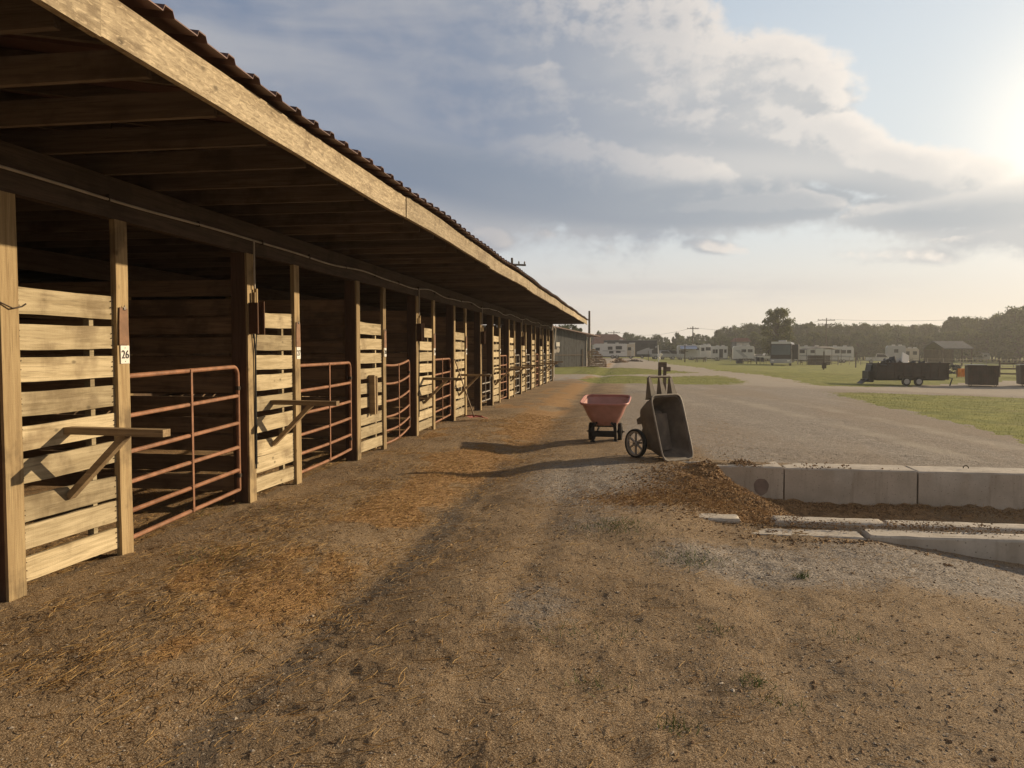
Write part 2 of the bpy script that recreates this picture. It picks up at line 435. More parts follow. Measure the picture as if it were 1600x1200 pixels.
# ------------------------------------------------------------------ ground
def poly(pts): return np.array([[p.x, p.y] for p in (at(*q) for q in pts)])
def inpoly(P, x, y):
    c = np.zeros(x.shape, bool); n = len(P); j = n-1
    for i in range(n):
        xi, yi, xj, yj = P[i, 0], P[i, 1], P[j, 0], P[j, 1]
        c ^= ((yi > y) != (yj > y)) & (x < (xj-xi)*(y-yi)/(yj-yi+1e-12)+xi); j = i
    return c
GR = [poly([(1305, 613), (1340, 613), (1440, 617), (1600, 622), (1700, 626), (1900, 640), (1900, 800), (1700, 724), (1600, 690), (1500, 663), (1430, 646), (1365, 632), (1325, 622)]),
      poly([(905, 593), (940, 589), (1020, 588), (1120, 587), (1150, 592), (1168, 599), (1120, 601), (1040, 600), (960, 599), (915, 597)]),
      poly([(700, 571), (865, 571), (930, 573), (1000, 576), (1050, 579), (1085, 582), (1020, 585), (960, 586), (700, 584)]),
      poly([(1005, 562), (1044, 568), (1132, 580), (1189, 586), (1245, 595), (1282, 602), (1340, 603), (1440, 602), (1500, 599), (1560, 596), (1700, 598), (1900, 600), (1900, 556.5), (1005, 556.5)])]
def masks(x, y):
    wx = x+(.5*(fbm(x*.6, y*.6, 3, 51)-.5)+.75*(fbm(x*3, y*3, 4, 53)-.5))*np.clip(np.hypot(x, y)/20, .3, 3); wy = y+1.2*(fbm(x*.5, y*.5, 3, 52)-.5)*np.clip(np.hypot(x, y)/25, .3, 3)
    g = np.zeros(x.shape)
    for P in GR: g = np.maximum(g, inpoly(P, wx, wy).astype(float))
    g = np.maximum(g, sst(150, 170, y)); g = np.maximum(g, sst(70, 100, y)*(x < -25))
    g = np.maximum(g, (x < -20)*1.0); g = np.maximum(g, sst(60, 75, x))
    big = fbm(x*.55, y*.55, 3, 41)
    gv = .30*sst(.50, .62, fbm(x*.7, y*.7, 3, 42))
    for (cx, cy, rx, ry, am) in ((-.1, 9.4, 1.5, 2.0, .95), (1.1, 6.0, 1.1, .75, .9), (2.6, 6.3, 1.6, .9, .95), (4.3, 5.6, 1.5, 1.1, .9), (2.3, 3.6, .6, .8, .7), (-.6, 4.7, .5, .8, .55), (.3, 2.3, 1.2, .3, .75), (-.35, 7.1, .8, 1.2, .5), (3.4, 4.3, .8, .6, .7), (1.1, 2.9, .4, .4, .5)):
        gv = np.maximum(gv, am*np.exp(-((x-cx+.4*(big-.5))/rx)**2-((y-cy+.5*(big-.5))/ry)**2))
    gv = np.maximum(gv, sst(11.3, 11.9, y)*sst(.6, 1.6, x)*.85)
    gv = np.maximum(gv, sst(10.5, 15, y)*sst(-1.2, .6, x)*.9)
    gv = np.maximum(gv, sst(37, 43, y))
    gv = np.maximum(gv, .95*np.exp(-((x-.2)/1.3)**2-((y-9.2)/1.6)**2))
    sw = fbm(x*1.3, y*.8, 4, 43)
    st = np.exp(-((x+2.3)/.55)**2)*sst(3.0, 5, y)*1.0*sst(.36, .56, sw+.06)
    st = np.maximum(st, sst(-4.2, -3.6, x)*sst(-1.6, -2.2, x)*sst(.56, .72, sw)*.8)
    st = np.maximum(st, .95*np.exp(-((x-.1)/.55)**2-((y-8.15)/.35)**2))
    st = np.maximum(st, .85*np.exp(-((x+2.1)/.75)**2)*sst(7, 10, y)*sst(40, 22, y)*sst(.30, .52, sw))
    st = np.where(x < -4.0, .55, st)
    mn = np.exp(-((x-1.15)/.62)**2-((y-9.2)/1.5)**2)*1.15
    mn = np.maximum(mn, sst(1.0, 1.5, x)*sst(7.2, 7.5, y)*sst(11.3, 11.1, y)*(x < 14)*(.45+.5*sst(.4, .55, fbm(x*1.2, y*1.2, 3, 44))))
    dk = np.exp(-((x+1.72+.25*(fbm(y*.9, x*0+3, 3, 46)-.5))/.17)**2)*sst(1, 3.0, y)*sst(16, 9, y)*(.62+.6*fbm(x*1.5, y*1.1, 3, 48))
    dk = np.maximum(dk, .8*np.exp(-((x+1.9)/.35)**2-((y-22)/.9)**2)*1.1)
    dk = np.maximum(dk, .55*sst(.60, .70, fbm(x*.8, y*.8, 4, 47))*sst(8, 2, np.abs(y-3)))
    cxl = np.interp(y, [10, 16, 25, 36, 50, 75], [6.2, 5.2, 4.0, 1.6, -.5, -6]); w = np.interp(y, [10, 25, 75], [.5, .7, 1.6])
    pl = sum(np.exp(-((x-cxl-o_)/w)**2) for o_ in (-1.9, .0, 1.9, 4.4))*sst(10.5, 15, y)*.50*(.4+1.2*fbm(x*.35, y*.12, 3, 61))
    pl = np.maximum(pl, sst(34, 45, y)*.7)
    return g, gv, st, mn, dk, pl
def grid(azs, rads, tagn):
    A, RR = np.meshgrid(azs, rads); x = RR*np.sin(A); y = RR*np.cos(A); return x, y
az = np.radians(np.concatenate([np.arange(-50, 30, .1)]))
az = az  # measured from +Y towards +X
rads = [1.1]
while rads[-1] < 900: rads.append(rads[-1]*1.0078+.0035 if rads[-1] < 60 else rads[-1]*1.03)
rads = np.array(rads)
gx, gy = grid(az, rads, 0)
gz = height(gx, gy, True)
g, gv, st, mn, dk, pale = masks(gx, gy)
nr, na = gx.shape
V = np.stack([gx.ravel(), gy.ravel(), gz.ravel()], 1)
idx = np.arange(nr*na).reshape(nr, na)
Q = np.stack([idx[:-1, :-1].ravel(), idx[1:, :-1].ravel(), idx[1:, 1:].ravel(), idx[:-1, 1:].ravel()], 1)
fg = g.ravel()[Q].mean(1) > .5
fx_, fy_ = gx.ravel()[Q].mean(1), gy.ravel()[Q].mean(1)
froad = (~fg) & (fy_ > 12.5) & (fx_ > -1.2) | ((~fg) & (fy_ > 40))
fdirt = ~(fg | froad)
AT = dict(grass=g.ravel(), gravel=gv.ravel(), straw=st.ravel(), manure=mn.ravel(), dark=dk.ravel(), pale=pale.ravel())
def sub(name, sel):
    q = Q[sel][:, ::-1]; u, inv = np.unique(q, return_inverse=True)
    o = fast_mesh(name, V[u], inv.reshape(-1, 4), ['soil'], {k: a[u] for k, a in AT.items()}, True)
    tag(o, kind='structure'); return o
sub('ground', fdirt); sub('grass_field', fg); sub('gravel_road', froad)
# the rest of the ground, behind and beside the view
az2 = np.radians(np.concatenate([np.arange(29.9, 310.01, 2.0)])); az2[-1] = np.radians(310)
r2 = np.concatenate([[.001], np.geomspace(1.1, 900, 60)])
x2, y2 = grid(az2, r2, 0)
def addgrid(name, x, y):
    z = height(x, y, False)-.002; a = masks(x, y); n0, n1 = x.shape; i = np.arange(n0*n1).reshape(n0, n1)
    q = np.stack([i[:-1, :-1].ravel(), i[:-1, 1:].ravel(), i[1:, 1:].ravel(), i[1:, :-1].ravel()], 1)
    o = fast_mesh(name, np.stack([x.ravel(), y.ravel(), z.ravel()], 1), q, ['soil'], dict(zip(['grass', 'gravel', 'straw', 'manure', 'dark', 'pale'], [k.ravel() for k in a])), True)
    tag(o, kind='structure')
addgrid('ground', x2, y2)
az3 = np.radians(np.arange(-50, 30, 2.0)); az3 = np.append(az3, R(30)); x3, y3 = grid(az3, np.array([.001, 1.1]), 0); addgrid('ground', x3, y3)

# ------------------------------------------------------------------ loose stones, straw, grass blades
def scatter(n, box, dens, seed):
    r = np.random.RandomState(seed); x = r.uniform(box[0], box[1], n*4); y = box[2]+(box[3]-box[2])*r.rand(n*4)**1.35
    d = dens(x, y); k = r.rand(n*4) < d; return x[k][:n], y[k][:n], r
OCT = np.array([(1, 0, 0), (-1, 0, 0), (0, 1, 0), (0, -1, 0), (0, 0, 1), (0, 0, -1)], float)
OF = np.array([(0, 2, 4), (2, 1, 4), (1, 3, 4), (3, 0, 4), (2, 0, 5), (1, 2, 5), (3, 1, 5), (0, 3, 5)])
def stones(name, x, y, size, r, mname, squash=.6, lift=.2, zoff=None):
    n = len(x); z = height(x, y, True) if zoff is None else zoff
    v = OCT[None]*np.ones((n, 1, 1)); v = v*(1+.5*(r.rand(n, 6, 1)-.5))+.35*(r.rand(n, 6, 3)-.5)
    th = r.rand(n)*2*PI; c, s = np.cos(th), np.sin(th)
    v = v*np.stack([1+.5*r.rand(n), .7+.4*r.rand(n), squash*(.7+.5*r.rand(n))], 1)[:, None, :]
    vx = v[:, :, 0]*c[:, None]-v[:, :, 1]*s[:, None]; vy = v[:, :, 0]*s[:, None]+v[:, :, 1]*c[:, None]
    P = np.stack([x[:, None]+vx*size[:, None], y[:, None]+vy*size[:, None], z[:, None]+(v[:, :, 2]+lift)*size[:, None]], 2).reshape(-1, 3)
    Fc = (OF[None]+6*np.arange(n)[:, None, None]).reshape(-1, 3)
    return fast_mesh(name, P, Fc, [mname], None, False, dict(var=np.repeat(r.rand(n)**1.3, 8)))
def notpit(x, y): return 1.0*~((x > .9) & (y > 7) & (y < 11.8))
def dstone(x, y):
    g_, gv_, st_, mn_, dk_, _p = masks(x, y); return np.clip(.26+.75*gv_+.7*dk_-.2*st_, 0, 1)*notpit(x, y)*(g_ < .5)
x, y, r = scatter(95000, (-4.2, 8.5, 1.5, 13.5), dstone, 3)
o = stones('loose_gravel', x, y, (.0018+.0065*r.rand(len(x))**3.2)+.006*(r.rand(len(x)) < .03), r, 'stone', .38, .12)
tag(o, 'loose grey gravel stones strewn over the dirt yard', 'gravel', kind='stuff')
def dsoil(x, y): return .6*notpit(x, y)*np.ones_like(x)
x, y, r = scatter(9000, (-3.8, 6.5, 1.6, 11), dsoil, 4)
o = stones('soil_clods', x, y, .003+.008*r.rand(len(x))**2.5, r, 'crumb', .6)
tag(o, 'small dark crumbs of soil scattered over the dirt yard', 'soil crumbs', kind='stuff')
def strands(name, x, y, r, L, wd, mname, az0, azs, up=.0, lean=.12, z0=None):
    n = len(x); z = (height(x, y, True) if z0 is None else z0)+.004
    th = az0+azs*r.randn(n); l = L*(.35+r.rand(n)); bend = .25*(r.rand(n)-.5)*l
    el = np.abs(r.randn(n))*lean+up
    segs = 3; P = []
    for k in range(segs+1):
        t = k/segs-.5 if up == 0 else k/segs
        dx = np.cos(th)*l*t*np.cos(el); dy = np.sin(th)*l*t*np.cos(el); b = bend*(1-4*(t*t if up == 0 else (t-.5)**2))
        cx = x+dx-np.sin(th)*b; cy = y+dy+np.cos(th)*b
        cz = z+np.sin(el)*l*((t+.5) if up == 0 else t)+.001
        w = wd*(1 if up == 0 else (1.05-k/segs))
        P.append(np.stack([np.stack([cx-np.sin(th)*w, cy+np.cos(th)*w, cz-w*.3], 1), np.stack([cx, cy, cz+w*.9], 1), np.stack([cx+np.sin(th)*w, cy-np.cos(th)*w, cz-w*.3], 1)], 1))
    P = np.stack(P, 1).reshape(-1, 3)  # n, seg+1, 3
    fs = []
    for k in range(segs):
        for a, b2 in ((0, 1), (1, 2), (2, 0)): fs.append((k*3+a, k*3+b2, k*3+3+b2, k*3+3+a))
    fs = np.array(fs); Fc = (fs[None]+(segs+1)*3*np.arange(n)[:, None, None]).reshape(-1, 4)
    return fast_mesh(name, P, Fc, [mname], None, False, dict(var=np.repeat(r.rand(n), len(fs))))
def dstraw(x, y):
    g_, gv_, st_, mn_, dk_, _p = masks(x, y); return np.clip(.035+.9*st_+.5*mn_*(x < 2), 0, 1)*(x > -7)*(g_ < .5)
x, y, r = scatter(34000, (-5.5, 2.2, 2.0, 19), dstraw, 5)
o = strands('loose_straw', x, y, r, .060, .0015, 'straw', R(35), .75)
rq = np.random.RandomState(31); cxs = rq.uniform(-3.5, -1.7, 90); cys = 3.0+14*rq.rand(90)**1.2; nn_ = 55
xt = np.repeat(cxs, nn_)+.13*rq.randn(90*nn_); yt = np.repeat(cys, nn_)+.16*rq.randn(90*nn_); zt_ = height(xt, yt, True)+.018*rq.rand(90*nn_)
o2 = strands('straw_tangles', xt, yt, rq, .068, .0015, 'straw', R(35), .9, lean=.16, z0=zt_)
tag(o2, 'small raised tangles of golden straw dropped in front of the stalls', 'straw', kind='stuff')
tag(o, 'loose golden straw strewn along the barn front and around the manure pit', 'straw', kind='stuff')
x, y, r = scatter(1100, (-3.7, 3.5, 1.9, 8), lambda x, y: (.1+.6*(x<-.6))*.7*np.ones_like(x)*notpit(x, y), 6)
o = strands('long_straw', x, y, r, .11, .0019, 'straw', R(35), .5)
tag(o, 'single long straw stalks lying on the foreground dirt', 'straw', kind='stuff')
x, y, r = scatter(30000, (-3.8, 6.0, 1.7, 12), lambda x, y: .5*notpit(x, y)*(.25+1.5*np.clip(fbm(x*1.5, y*1.5, 3, 71)-.35, 0, 1)), 14)
o = strands('fine_chaff', x, y, r, .020, .0010, 'straw', 0, 3.0, lean=.3)
tag(o, 'fine dry chaff and straw crumbs littering the whole dirt yard', 'chaff', kind='stuff')
def gtuft(x, y): return 1.0*np.ones_like(x)
def tufts():
    cs = [(at(960, 828), 160, .18), (at(975, 822), 90, .12), (at(1072, 873), 120, .16), (at(1085, 880), 60, .1), (at(1253, 906), 60, .03), (at(1180, 1068), 55, .05), (at(1062, 1135), 40, .05), (at(920, 1070), 40, .07),
          (at(905, 985), 60, .14), (at(1120, 985), 30, .06), (at(1215, 1100), 30, .08), (at(1330, 1000), 25, .1), (at(340, 870), 60, .2), (at(330, 800), 60, .25)]
    r = np.random.RandomState(8); xs, ys = [], []
    for c, n, s in cs: xs.append(c.x+s*r.randn(n)); ys.append(c.y+s*.8*r.randn(n))
    return np.concatenate(xs), np.concatenate(ys), r
x, y, r = tufts(); o = strands('weed_grass', x, y, r, .06, .0022, 'weed', 0, 3, up=.5, lean=.4)
tag(o, 'sparse green weeds sprouting from the dirt yard', 'weeds', kind='stuff')
def dgr(x, y): return masks(x, y)[0]*1.0
r = np.random.RandomState(9); n = 90000
x = r.uniform(-12, 45, n*2); y = 17+(75-17)*r.rand(n*2)**1.3; k = dgr(x, y) > .5; k &= (x > -3.9+0); x = x[k][:n]; y = y[k][:n]
o = strands('grass', x, y, r, .045, .004, 'blade', 0, 3, up=.7, lean=.4)
tag(o, 'short green grass growing on the verges beside the gravel road', 'grass', kind='stuff')

# ------------------------------------------------------------------ the barn
FX = -3.9                      # plane of the stall fronts
barn = empty('horse_barn', Vector((FX, 4.4, 0)), 0, 'long timber horse barn with open eave, slatted stall fronts and brown metal roof', 'barn')
Y0, Y1 = -2.7, 39.5
def B(mb, name, mats, parent=barn, **k):
    o = mb.build(name, mats, parent if parent is not None else None, **k)
    off = Vector((0, 0, 0)); q = parent
    while q is not None: off += q.location; q = q.parent
    # children of parts sit at parts' own origin
    o.location = -off
    return o
bays = [1.25, 4.36, 7.51, 10.71, 13.85, 16.92, 20.04, 21.85, 24.85, 27.75, 30.7, 33.55, 36.35, 39.35]
PW = .14
def roofz(x): return 3.135+.17*(-2.12-x) if x > -7.6 else 3.135+.17*(5.48)-.17*(-7.6-x)
# roof sheet with ribs
mb = MB(); prof = []; yy = Y0-.1
while yy < Y1+.2: prof += [(yy, 0), (yy+.19, 0), (yy+.205, .03), (yy+.265, .03)]; yy += .28
for side in (0, 1):
    xs = [-2.10, -4.8, -7.6] if side == 0 else [-7.6, -10.3, -13.1]
    vs = []
    for x in xs:
        jz = 0
        for (a, b) in prof: vs.append((x, a, roofz(x)+b+.012*math.sin(a*.9)+.008*math.sin(a*2.3)))
    n = len(prof); o0 = len(vs); vs += [(x, y_, z-.006) for x, y_, z in vs]
    fs = []
    for k in range(2):
        for i in range(n-1):
            a = k*n+i; fs.append((a, a+1, a+n+1, a+n)); fs.append((o0+a, o0+a+n, o0+a+n+1, o0+a+1))
    for i in range(n-1): fs.append((i, o0+i, o0+i+1, i+1)); a = 2*n+i; fs.append((a, a+1, o0+a+1, o0+a))
    mb._add(vs, fs)
B(mb, 'roof', 'roofmetal')
# fascia boards
ys = [Y0, 1.1-.35, 2.93, 7.4, 11.9, 16.3, 20.8, 25.2, 29.7, 34.2, Y1+.12]
ys = [Y0, 2.96, 7.35, 11.9, 16.3, 20.8, 25.2, 29.7, 34.2, Y1+.12]
for a, b in zip(ys[:-1], ys[1:]):
    mb = MB(); n = max(3, int((b-a)/.45)); dz0, dz1 = random.uniform(-.012, .012), random.uniform(-.012, .012); dx = random.uniform(-.006, .006)
    vs = []
    for k in range(n+1):
        t = k/n; y_ = a+.004+(b-a-.008)*t; z0 = 2.905+dz0*(1-t)+dz1*t+.010*math.sin(y_*.9)+random.uniform(-.004, .004); z1 = 3.098+.010*math.sin(y_*.9)+random.uniform(-.004, .004); xo = -2.175+dx+.006*math.sin(y_*1.7)
        vs += [(xo, y_, z0), (xo, y_, z1), (xo-.038, y_, z1), (xo-.038, y_, z0)]
    fs = [(3, 2, 1, 0), tuple(n*4+i for i in (0, 1, 2, 3))]
    for k in range(n):
        for i in range(4): j = (i+1) % 4; fs.append((k*4+i, k*4+j, k*4+4+j, k*4+4+i))
    mb._add(vs, fs); B(mb, 'fascia_board', 'fascia')
mb = MB(); mb.box(-2.30, -2.262, Y0, Y1, 2.955, 3.085); B(mb, 'sub_fascia', 'beam')
# front beam, centre beam, rear beam
mb = MB(); mb.beam((FX-.02, Y0, 2.755), (FX-.02, Y1, 2.755), .045, .31, segs=60, wob=.002); mb.beam((FX-.155, Y0, 2.765), (FX-.155, Y1, 2.765), .04, .28); B(mb, 'front_beam', 'beam')
mb = MB(); mb.box(-7.62, -7.58, Y0, Y1, 2.62, 2.9); B(mb, 'centre_beam', 'beam')
mb = MB(); mb.box(-11.32, -11.28, Y0, Y1, 2.62, 2.9); B(mb, 'rear_beam', 'beam')
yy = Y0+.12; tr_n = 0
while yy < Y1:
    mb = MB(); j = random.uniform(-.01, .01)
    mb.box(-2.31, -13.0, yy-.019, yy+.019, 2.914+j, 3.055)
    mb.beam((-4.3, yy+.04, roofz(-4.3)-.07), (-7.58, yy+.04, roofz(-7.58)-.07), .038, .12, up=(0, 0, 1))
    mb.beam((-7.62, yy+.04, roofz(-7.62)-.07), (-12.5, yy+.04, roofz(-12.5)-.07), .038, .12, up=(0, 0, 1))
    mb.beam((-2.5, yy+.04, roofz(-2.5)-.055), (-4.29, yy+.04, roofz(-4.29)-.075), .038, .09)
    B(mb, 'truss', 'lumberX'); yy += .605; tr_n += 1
# posts
def post(y0, y1_, x0, x1_, top, m='post', name='post'):
    mb = MB(); w = random.uniform(-.006, .006)
    mb.beam(((x0+x1_)/2, (y0+y1_)/2, -.25), ((x0+x1_)/2+w, (y0+y1_)/2+w, top), abs(x1_-x0), abs(y1_-y0), up=(0, 1, 0), segs=7, wob=.0025)
    return B(mb, name, m)
BOARDS = [(2.01, 1.837), (1.776, 1.606), (1.554, 1.391), (1.328, 1.166), (1.106, .944), (.89, .727), (.63, .463), (.437, .279), (.226, .066)]
panel_ends = []
for i, y0 in enumerate(bays):
    last = i == len(bays)-1
    mb = MB(); mb.beam((FX-.10, y0-.004, -.25), (FX-.10, y0-.004, 2.60), .155, PW, up=(0, 1, 0), segs=7, wob=.002); core = B(mb, 'post', 'postdark')  # core is darker than the facing board in front of it
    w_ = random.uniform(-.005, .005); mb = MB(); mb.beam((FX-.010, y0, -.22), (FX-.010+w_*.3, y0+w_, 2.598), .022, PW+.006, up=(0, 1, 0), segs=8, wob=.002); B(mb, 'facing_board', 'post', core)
    post(y0-.06, y0+.06, -7.68, -7.54, 2.62); post(y0-.06, y0+.06, -11.36, -11.22, 2.62)
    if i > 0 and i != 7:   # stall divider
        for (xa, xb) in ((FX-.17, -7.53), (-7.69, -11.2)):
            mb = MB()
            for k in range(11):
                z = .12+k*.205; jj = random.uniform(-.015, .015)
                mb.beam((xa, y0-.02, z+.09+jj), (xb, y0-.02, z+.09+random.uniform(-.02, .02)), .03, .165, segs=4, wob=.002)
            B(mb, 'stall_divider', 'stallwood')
    if last or i == 6: continue
    # slatted panel
    pw = {0: 1.1, 1: 1.10, 2: 1.13, 3: 1.21, 4: 1.24, 5: 1.22}.get(i, 1.2)
    ye = y0+pw; panel_ends.append((i, ye))
    post(ye-PW/2-.0, ye+PW/2+.0, FX-.045, FX+.002, 2.60)
    mb = MB()
    top = 0 if i not in (8, 10) else 1
    for k, (za, zb) in enumerate(BOARDS):
        if i in (9, 11) and k == 0: continue
        zc = (za+zb)/2+(random.uniform(-.012, .012) if i != 1 else 0); h = za-zb+(random.uniform(-.012, .008) if i != 1 else 0)
        ya, yb = y0+PW/2+random.uniform(0, .004), ye-PW/2-.002
        n = 7; vs = []; ph = random.uniform(0, 6); bw = random.uniform(.002, .007); tl = random.uniform(-.008, .008)
        mb.cur = 0
        for q in range(n+1):
            t = q/n; y_ = ya+(yb-ya)*t; zz = zc+tl*(t-.5)*2+bw*math.sin(ph+t*3.5)
            hb = h/2+random.uniform(-.002, .002); xo = FX-.028+.004*math.sin(ph+t*2)
            vs += [(xo, y_, zz-hb), (xo, y_, zz+hb), (xo-.026, y_, zz+hb), (xo-.026, y_, zz-hb)]
        fs = [(3, 2, 1, 0), tuple(n*4+q for q in (0, 1, 2, 3))]
        for q in range(n):
            for w in range(4): j = (w+1) % 4; fs.append((q*4+w, q*4+j, q*4+4+j, q*4+4+w))
        mb._add(vs, fs)
        mb.cur = 1
        if i < 6:
            for yn in (ya+.025, yb-.025):
                for dz in (-.05, 0, .05): mb.disc((FX-.024, yn+random.uniform(-.006, .006), zc+dz*random.uniform(.6, 1.2)), .0045, .008, 'x', 6)
    # bearer behind the boards
    mb.cur = 0; mb.box(FX-.06-.05, FX-.06, ye-.30, ye-.255, .05, 2.0)
    B(mb, 'plank_panel', ['board', 'rust'])
# one short panel after the passage post
# centre wall and rear light
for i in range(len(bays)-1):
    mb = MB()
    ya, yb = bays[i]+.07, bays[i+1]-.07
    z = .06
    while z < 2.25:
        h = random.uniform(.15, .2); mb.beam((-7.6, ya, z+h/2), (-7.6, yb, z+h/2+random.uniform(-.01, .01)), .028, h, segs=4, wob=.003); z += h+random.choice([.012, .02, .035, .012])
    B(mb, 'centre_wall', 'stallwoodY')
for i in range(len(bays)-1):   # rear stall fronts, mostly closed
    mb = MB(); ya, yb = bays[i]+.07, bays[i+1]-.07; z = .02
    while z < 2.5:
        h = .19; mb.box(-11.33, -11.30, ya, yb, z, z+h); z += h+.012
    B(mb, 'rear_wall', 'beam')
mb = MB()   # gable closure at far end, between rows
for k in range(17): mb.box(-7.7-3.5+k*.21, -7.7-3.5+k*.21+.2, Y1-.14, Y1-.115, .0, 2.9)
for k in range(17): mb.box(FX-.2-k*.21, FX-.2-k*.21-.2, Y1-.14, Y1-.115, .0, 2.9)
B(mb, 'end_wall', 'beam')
# conduit along the beam with drops
rc = random.Random(3); pts = []
yy = Y0; 
while yy < 39.2:
    amp = .006+.022*min(1, max(0, (yy-8)/6))
    pts.append((FX+.026+.006*math.sin(yy*1.3), yy, 2.735+amp*math.sin(yy*1.75+1)+amp*.5*math.sin(yy*3.1))); yy += .25
mb = MB(); mb.tube(pts, .0105, 8); cond = B(mb, 'conduit', 'pvc', sm=True)
mb = MB()
for yc in np.arange(.4, 39, 1.22): mb.box(FX+.012, FX+.04, yc, yc+.012, 2.715, 2.765)
B(mb, 'strap_clips', 'rust', cond)
# outlet boxes on every second bay
for i in (2, 4, 6, 9, 11):
    y0 = bays[i]; yb = y0+.0
    mb = MB(); mb.box(FX+.004, FX+.022, y0-.02, y0+.02, 1.84, 2.735); dr = B(MB().tube([(FX+.03, y0+.03, 2.73), (FX+.03, y0+.03, 2.24)], .010, 8), 'conduit_drop', 'pvc', sm=True)
    mb = MB(); mb.box(FX+.003, FX+.10, y0-.05, y0-.028, 1.77, 2.09); mb.box(FX+.003, FX+.025, y0-.027, y0+.09, 1.77, 2.09); mb.box(FX+.003, FX+.10, y0+.092, y0+.11, 1.76, 2.11); bx = B(mb, 'outlet_housing', 'darkbox')
    mb = MB(); mb.box(FX+.022, FX+.045, y0+.0, y0+.025, 2.095, 2.20); mb.box(FX+.022, FX+.045, y0+.045, y0+.07, 2.095, 2.24); B(mb, 'wood_block', 'post', bx)
    mb = MB(); mb.tube([(FX+.02, y0+.02, 1.77), (FX+.02, y0+.05, 1.55), (FX+.012, y0+.045, .9), (FX+.012, y0+.05, .35)], .008, 6); mb.tube([(FX+.02, y0+.08, 1.77), (FX+.02, y0+.055, 1.57), (FX+.014, y0+.06, .4)], .006, 6); B(mb, 'cable', 'wire', bx)
# number plates, leather strap, latch
def text_mesh(s, size, ext=.001):
    cu = bpy.data.curves.new('t', 'FONT'); cu.body = s; cu.size = size; cu.align_x = 'CENTER'; cu.align_y = 'CENTER'; cu.extrude = ext; cu.offset = size*.006
    o = bpy.data.objects.new('t', cu); COL.objects.link(o); dg = bpy.context.evaluated_depsgraph_get(); dg.update()
    me = bpy.data.meshes.new_from_object(o.evaluated_get(dg)); bpy.data.objects.remove(o); return me
num = 26
for i, ye in panel_ends:
    if i == 0: continue
    mb = MB(); mb.box(FX+.004, FX+.008, ye-.042, ye+.062, 1.495, 1.635); pl = B(mb, 'number_plate', 'white')
    if num <= 31:
        me = text_mesh(str(num), .090); me.materials.append(M['ink']); t = bpy.data.objects.new('plate_number', me); COL.objects.link(t)
        t.parent = pl; t.rotation_euler = (PI/2, 0, PI/2); t.location = Vector((FX+.0105, ye+.01, 1.563))
        mb = MB(); mb.disc((FX+.009, ye+.01, 1.617), .0035, .004, 'x', 8); mb.disc((FX+.009, ye+.01, 1.512), .0035, .004, 'x', 8); B(mb, 'screw', 'rust', pl)
    num += 1
    if i < 7:
        mb = MB(); mb.prism([(ye-.06, 1.64), (ye+.055, 1.64), (ye+.05, 1.75), (ye+.045, 1.92), (ye-.05, 1.93), (ye-.058, 1.8)], FX+.006, FX+.014, 'x'); lp = B(mb, 'leather_flap', 'leather')
        mb = MB()
        st_ = []
        for q in range(10): rr = .022 if q % 2 == 0 else .009; st_.append((ye+rr*math.sin(q*PI/5), 1.925+rr*math.cos(q*PI/5)))
        mb.prism(st_, FX+.015, FX+.021, 'x'); B(mb, 'star_stud', 'rimplastic', lp)
# gates
def gate(ya, yb, col, zl, zr, bow=0, xoff=-.08, swing=0, sag=0, name='stall_gate', label=None):
    """zl,zr: rail heights at either end"""
    root = MB(); mid = []
    r = .021
    def P(t, z): 
        yy = ya+(yb-ya)*t*math.cos(swing); xx = FX+xoff+(yb-ya)*t*math.sin(swing)+bow*math.sin(t*PI)
        return (xx, yy, z-sag*math.sin(t*PI))
    # outer frame with rounded top corners
    fr = MB(); c = .09; wd = (yb-ya)
    pts = [P(0, zl[-1])]+[P(0, zl[-1]+(zl[0]-c-zl[-1])*k/4) for k in range(1, 5)]
    for k in range(1, 6): th = k/6*PI/2; pts.append(P(c/wd*(1-math.cos(th)), zl[0]-c+c*math.sin(th)))
    for k in range(9): t = c/wd+(1-2*c/wd)*k/8; pts.append(P(t, zl[0]+(zr[0]-zl[0])*t))
    for k in range(1, 6): th = k/6*PI/2; pts.append(P(1-c/wd*(1-math.sin(th)), zr[0]-c+c*math.cos(th)))
    pts += [P(1, zr[0]-c+(zr[-1]-zr[0]+c)*k/4) for k in range(5)]
    fr.tube(pts, r, 10)
    g = B(fr, name, col, sm=True)
    if label: g['label'] = label
    for a, b in list(zip(zl, zr))[1:]:
        m_ = MB(); m_.tube([P(k/8, a+(b-a)*k/8) for k in range(9)], r*.95, 9); B(m_, 'rail', col, g, sm=True)
    m_ = MB(); tt = .52; q = P(tt, 0)
    m_.box(q[0]+.021, q[0]+.027, q[1]-.014, q[1]+.014, (zl[-1]+zr[-1])/2-sag-.01, (zl[0]+zr[0])/2-sag+.015); B(m_, 'upright_strap', col, g)
    for z in (zr[0]-.22, zr[-1]+.15):
        m_ = MB(); m_.tube([P(1, z-.02), P(1, z+.02)], .03, 8); p = Vector(P(1, z)); m_.tube([p, p+Vector((-.01, .09, 0))], .01, 6)
        B(m_, 'hinge', 'rust', g)
    m_ = MB(); p = Vector(P(0, zl[1]+.02)); m_.tube([p+Vector((.03, .02, .0)), p+Vector((.05, -.03, .03)), p+Vector((.05, -.09, .01))], .007, 6); m_.tube([p+Vector((.05, -.05, .03)), p+Vector((.055, -.06, -.08))], .006, 6); B(m_, 'latch_chain', 'rust', g)
    return g
ZL = [1.39, 1.07, .78, .536, .30, .08]; ZR = [1.43, 1.13, .85, .60, .365, .16]
pe = dict(panel_ends)
gate(pe[1]+.085, bays[2]-.15, 'gatered', ZL, ZR)
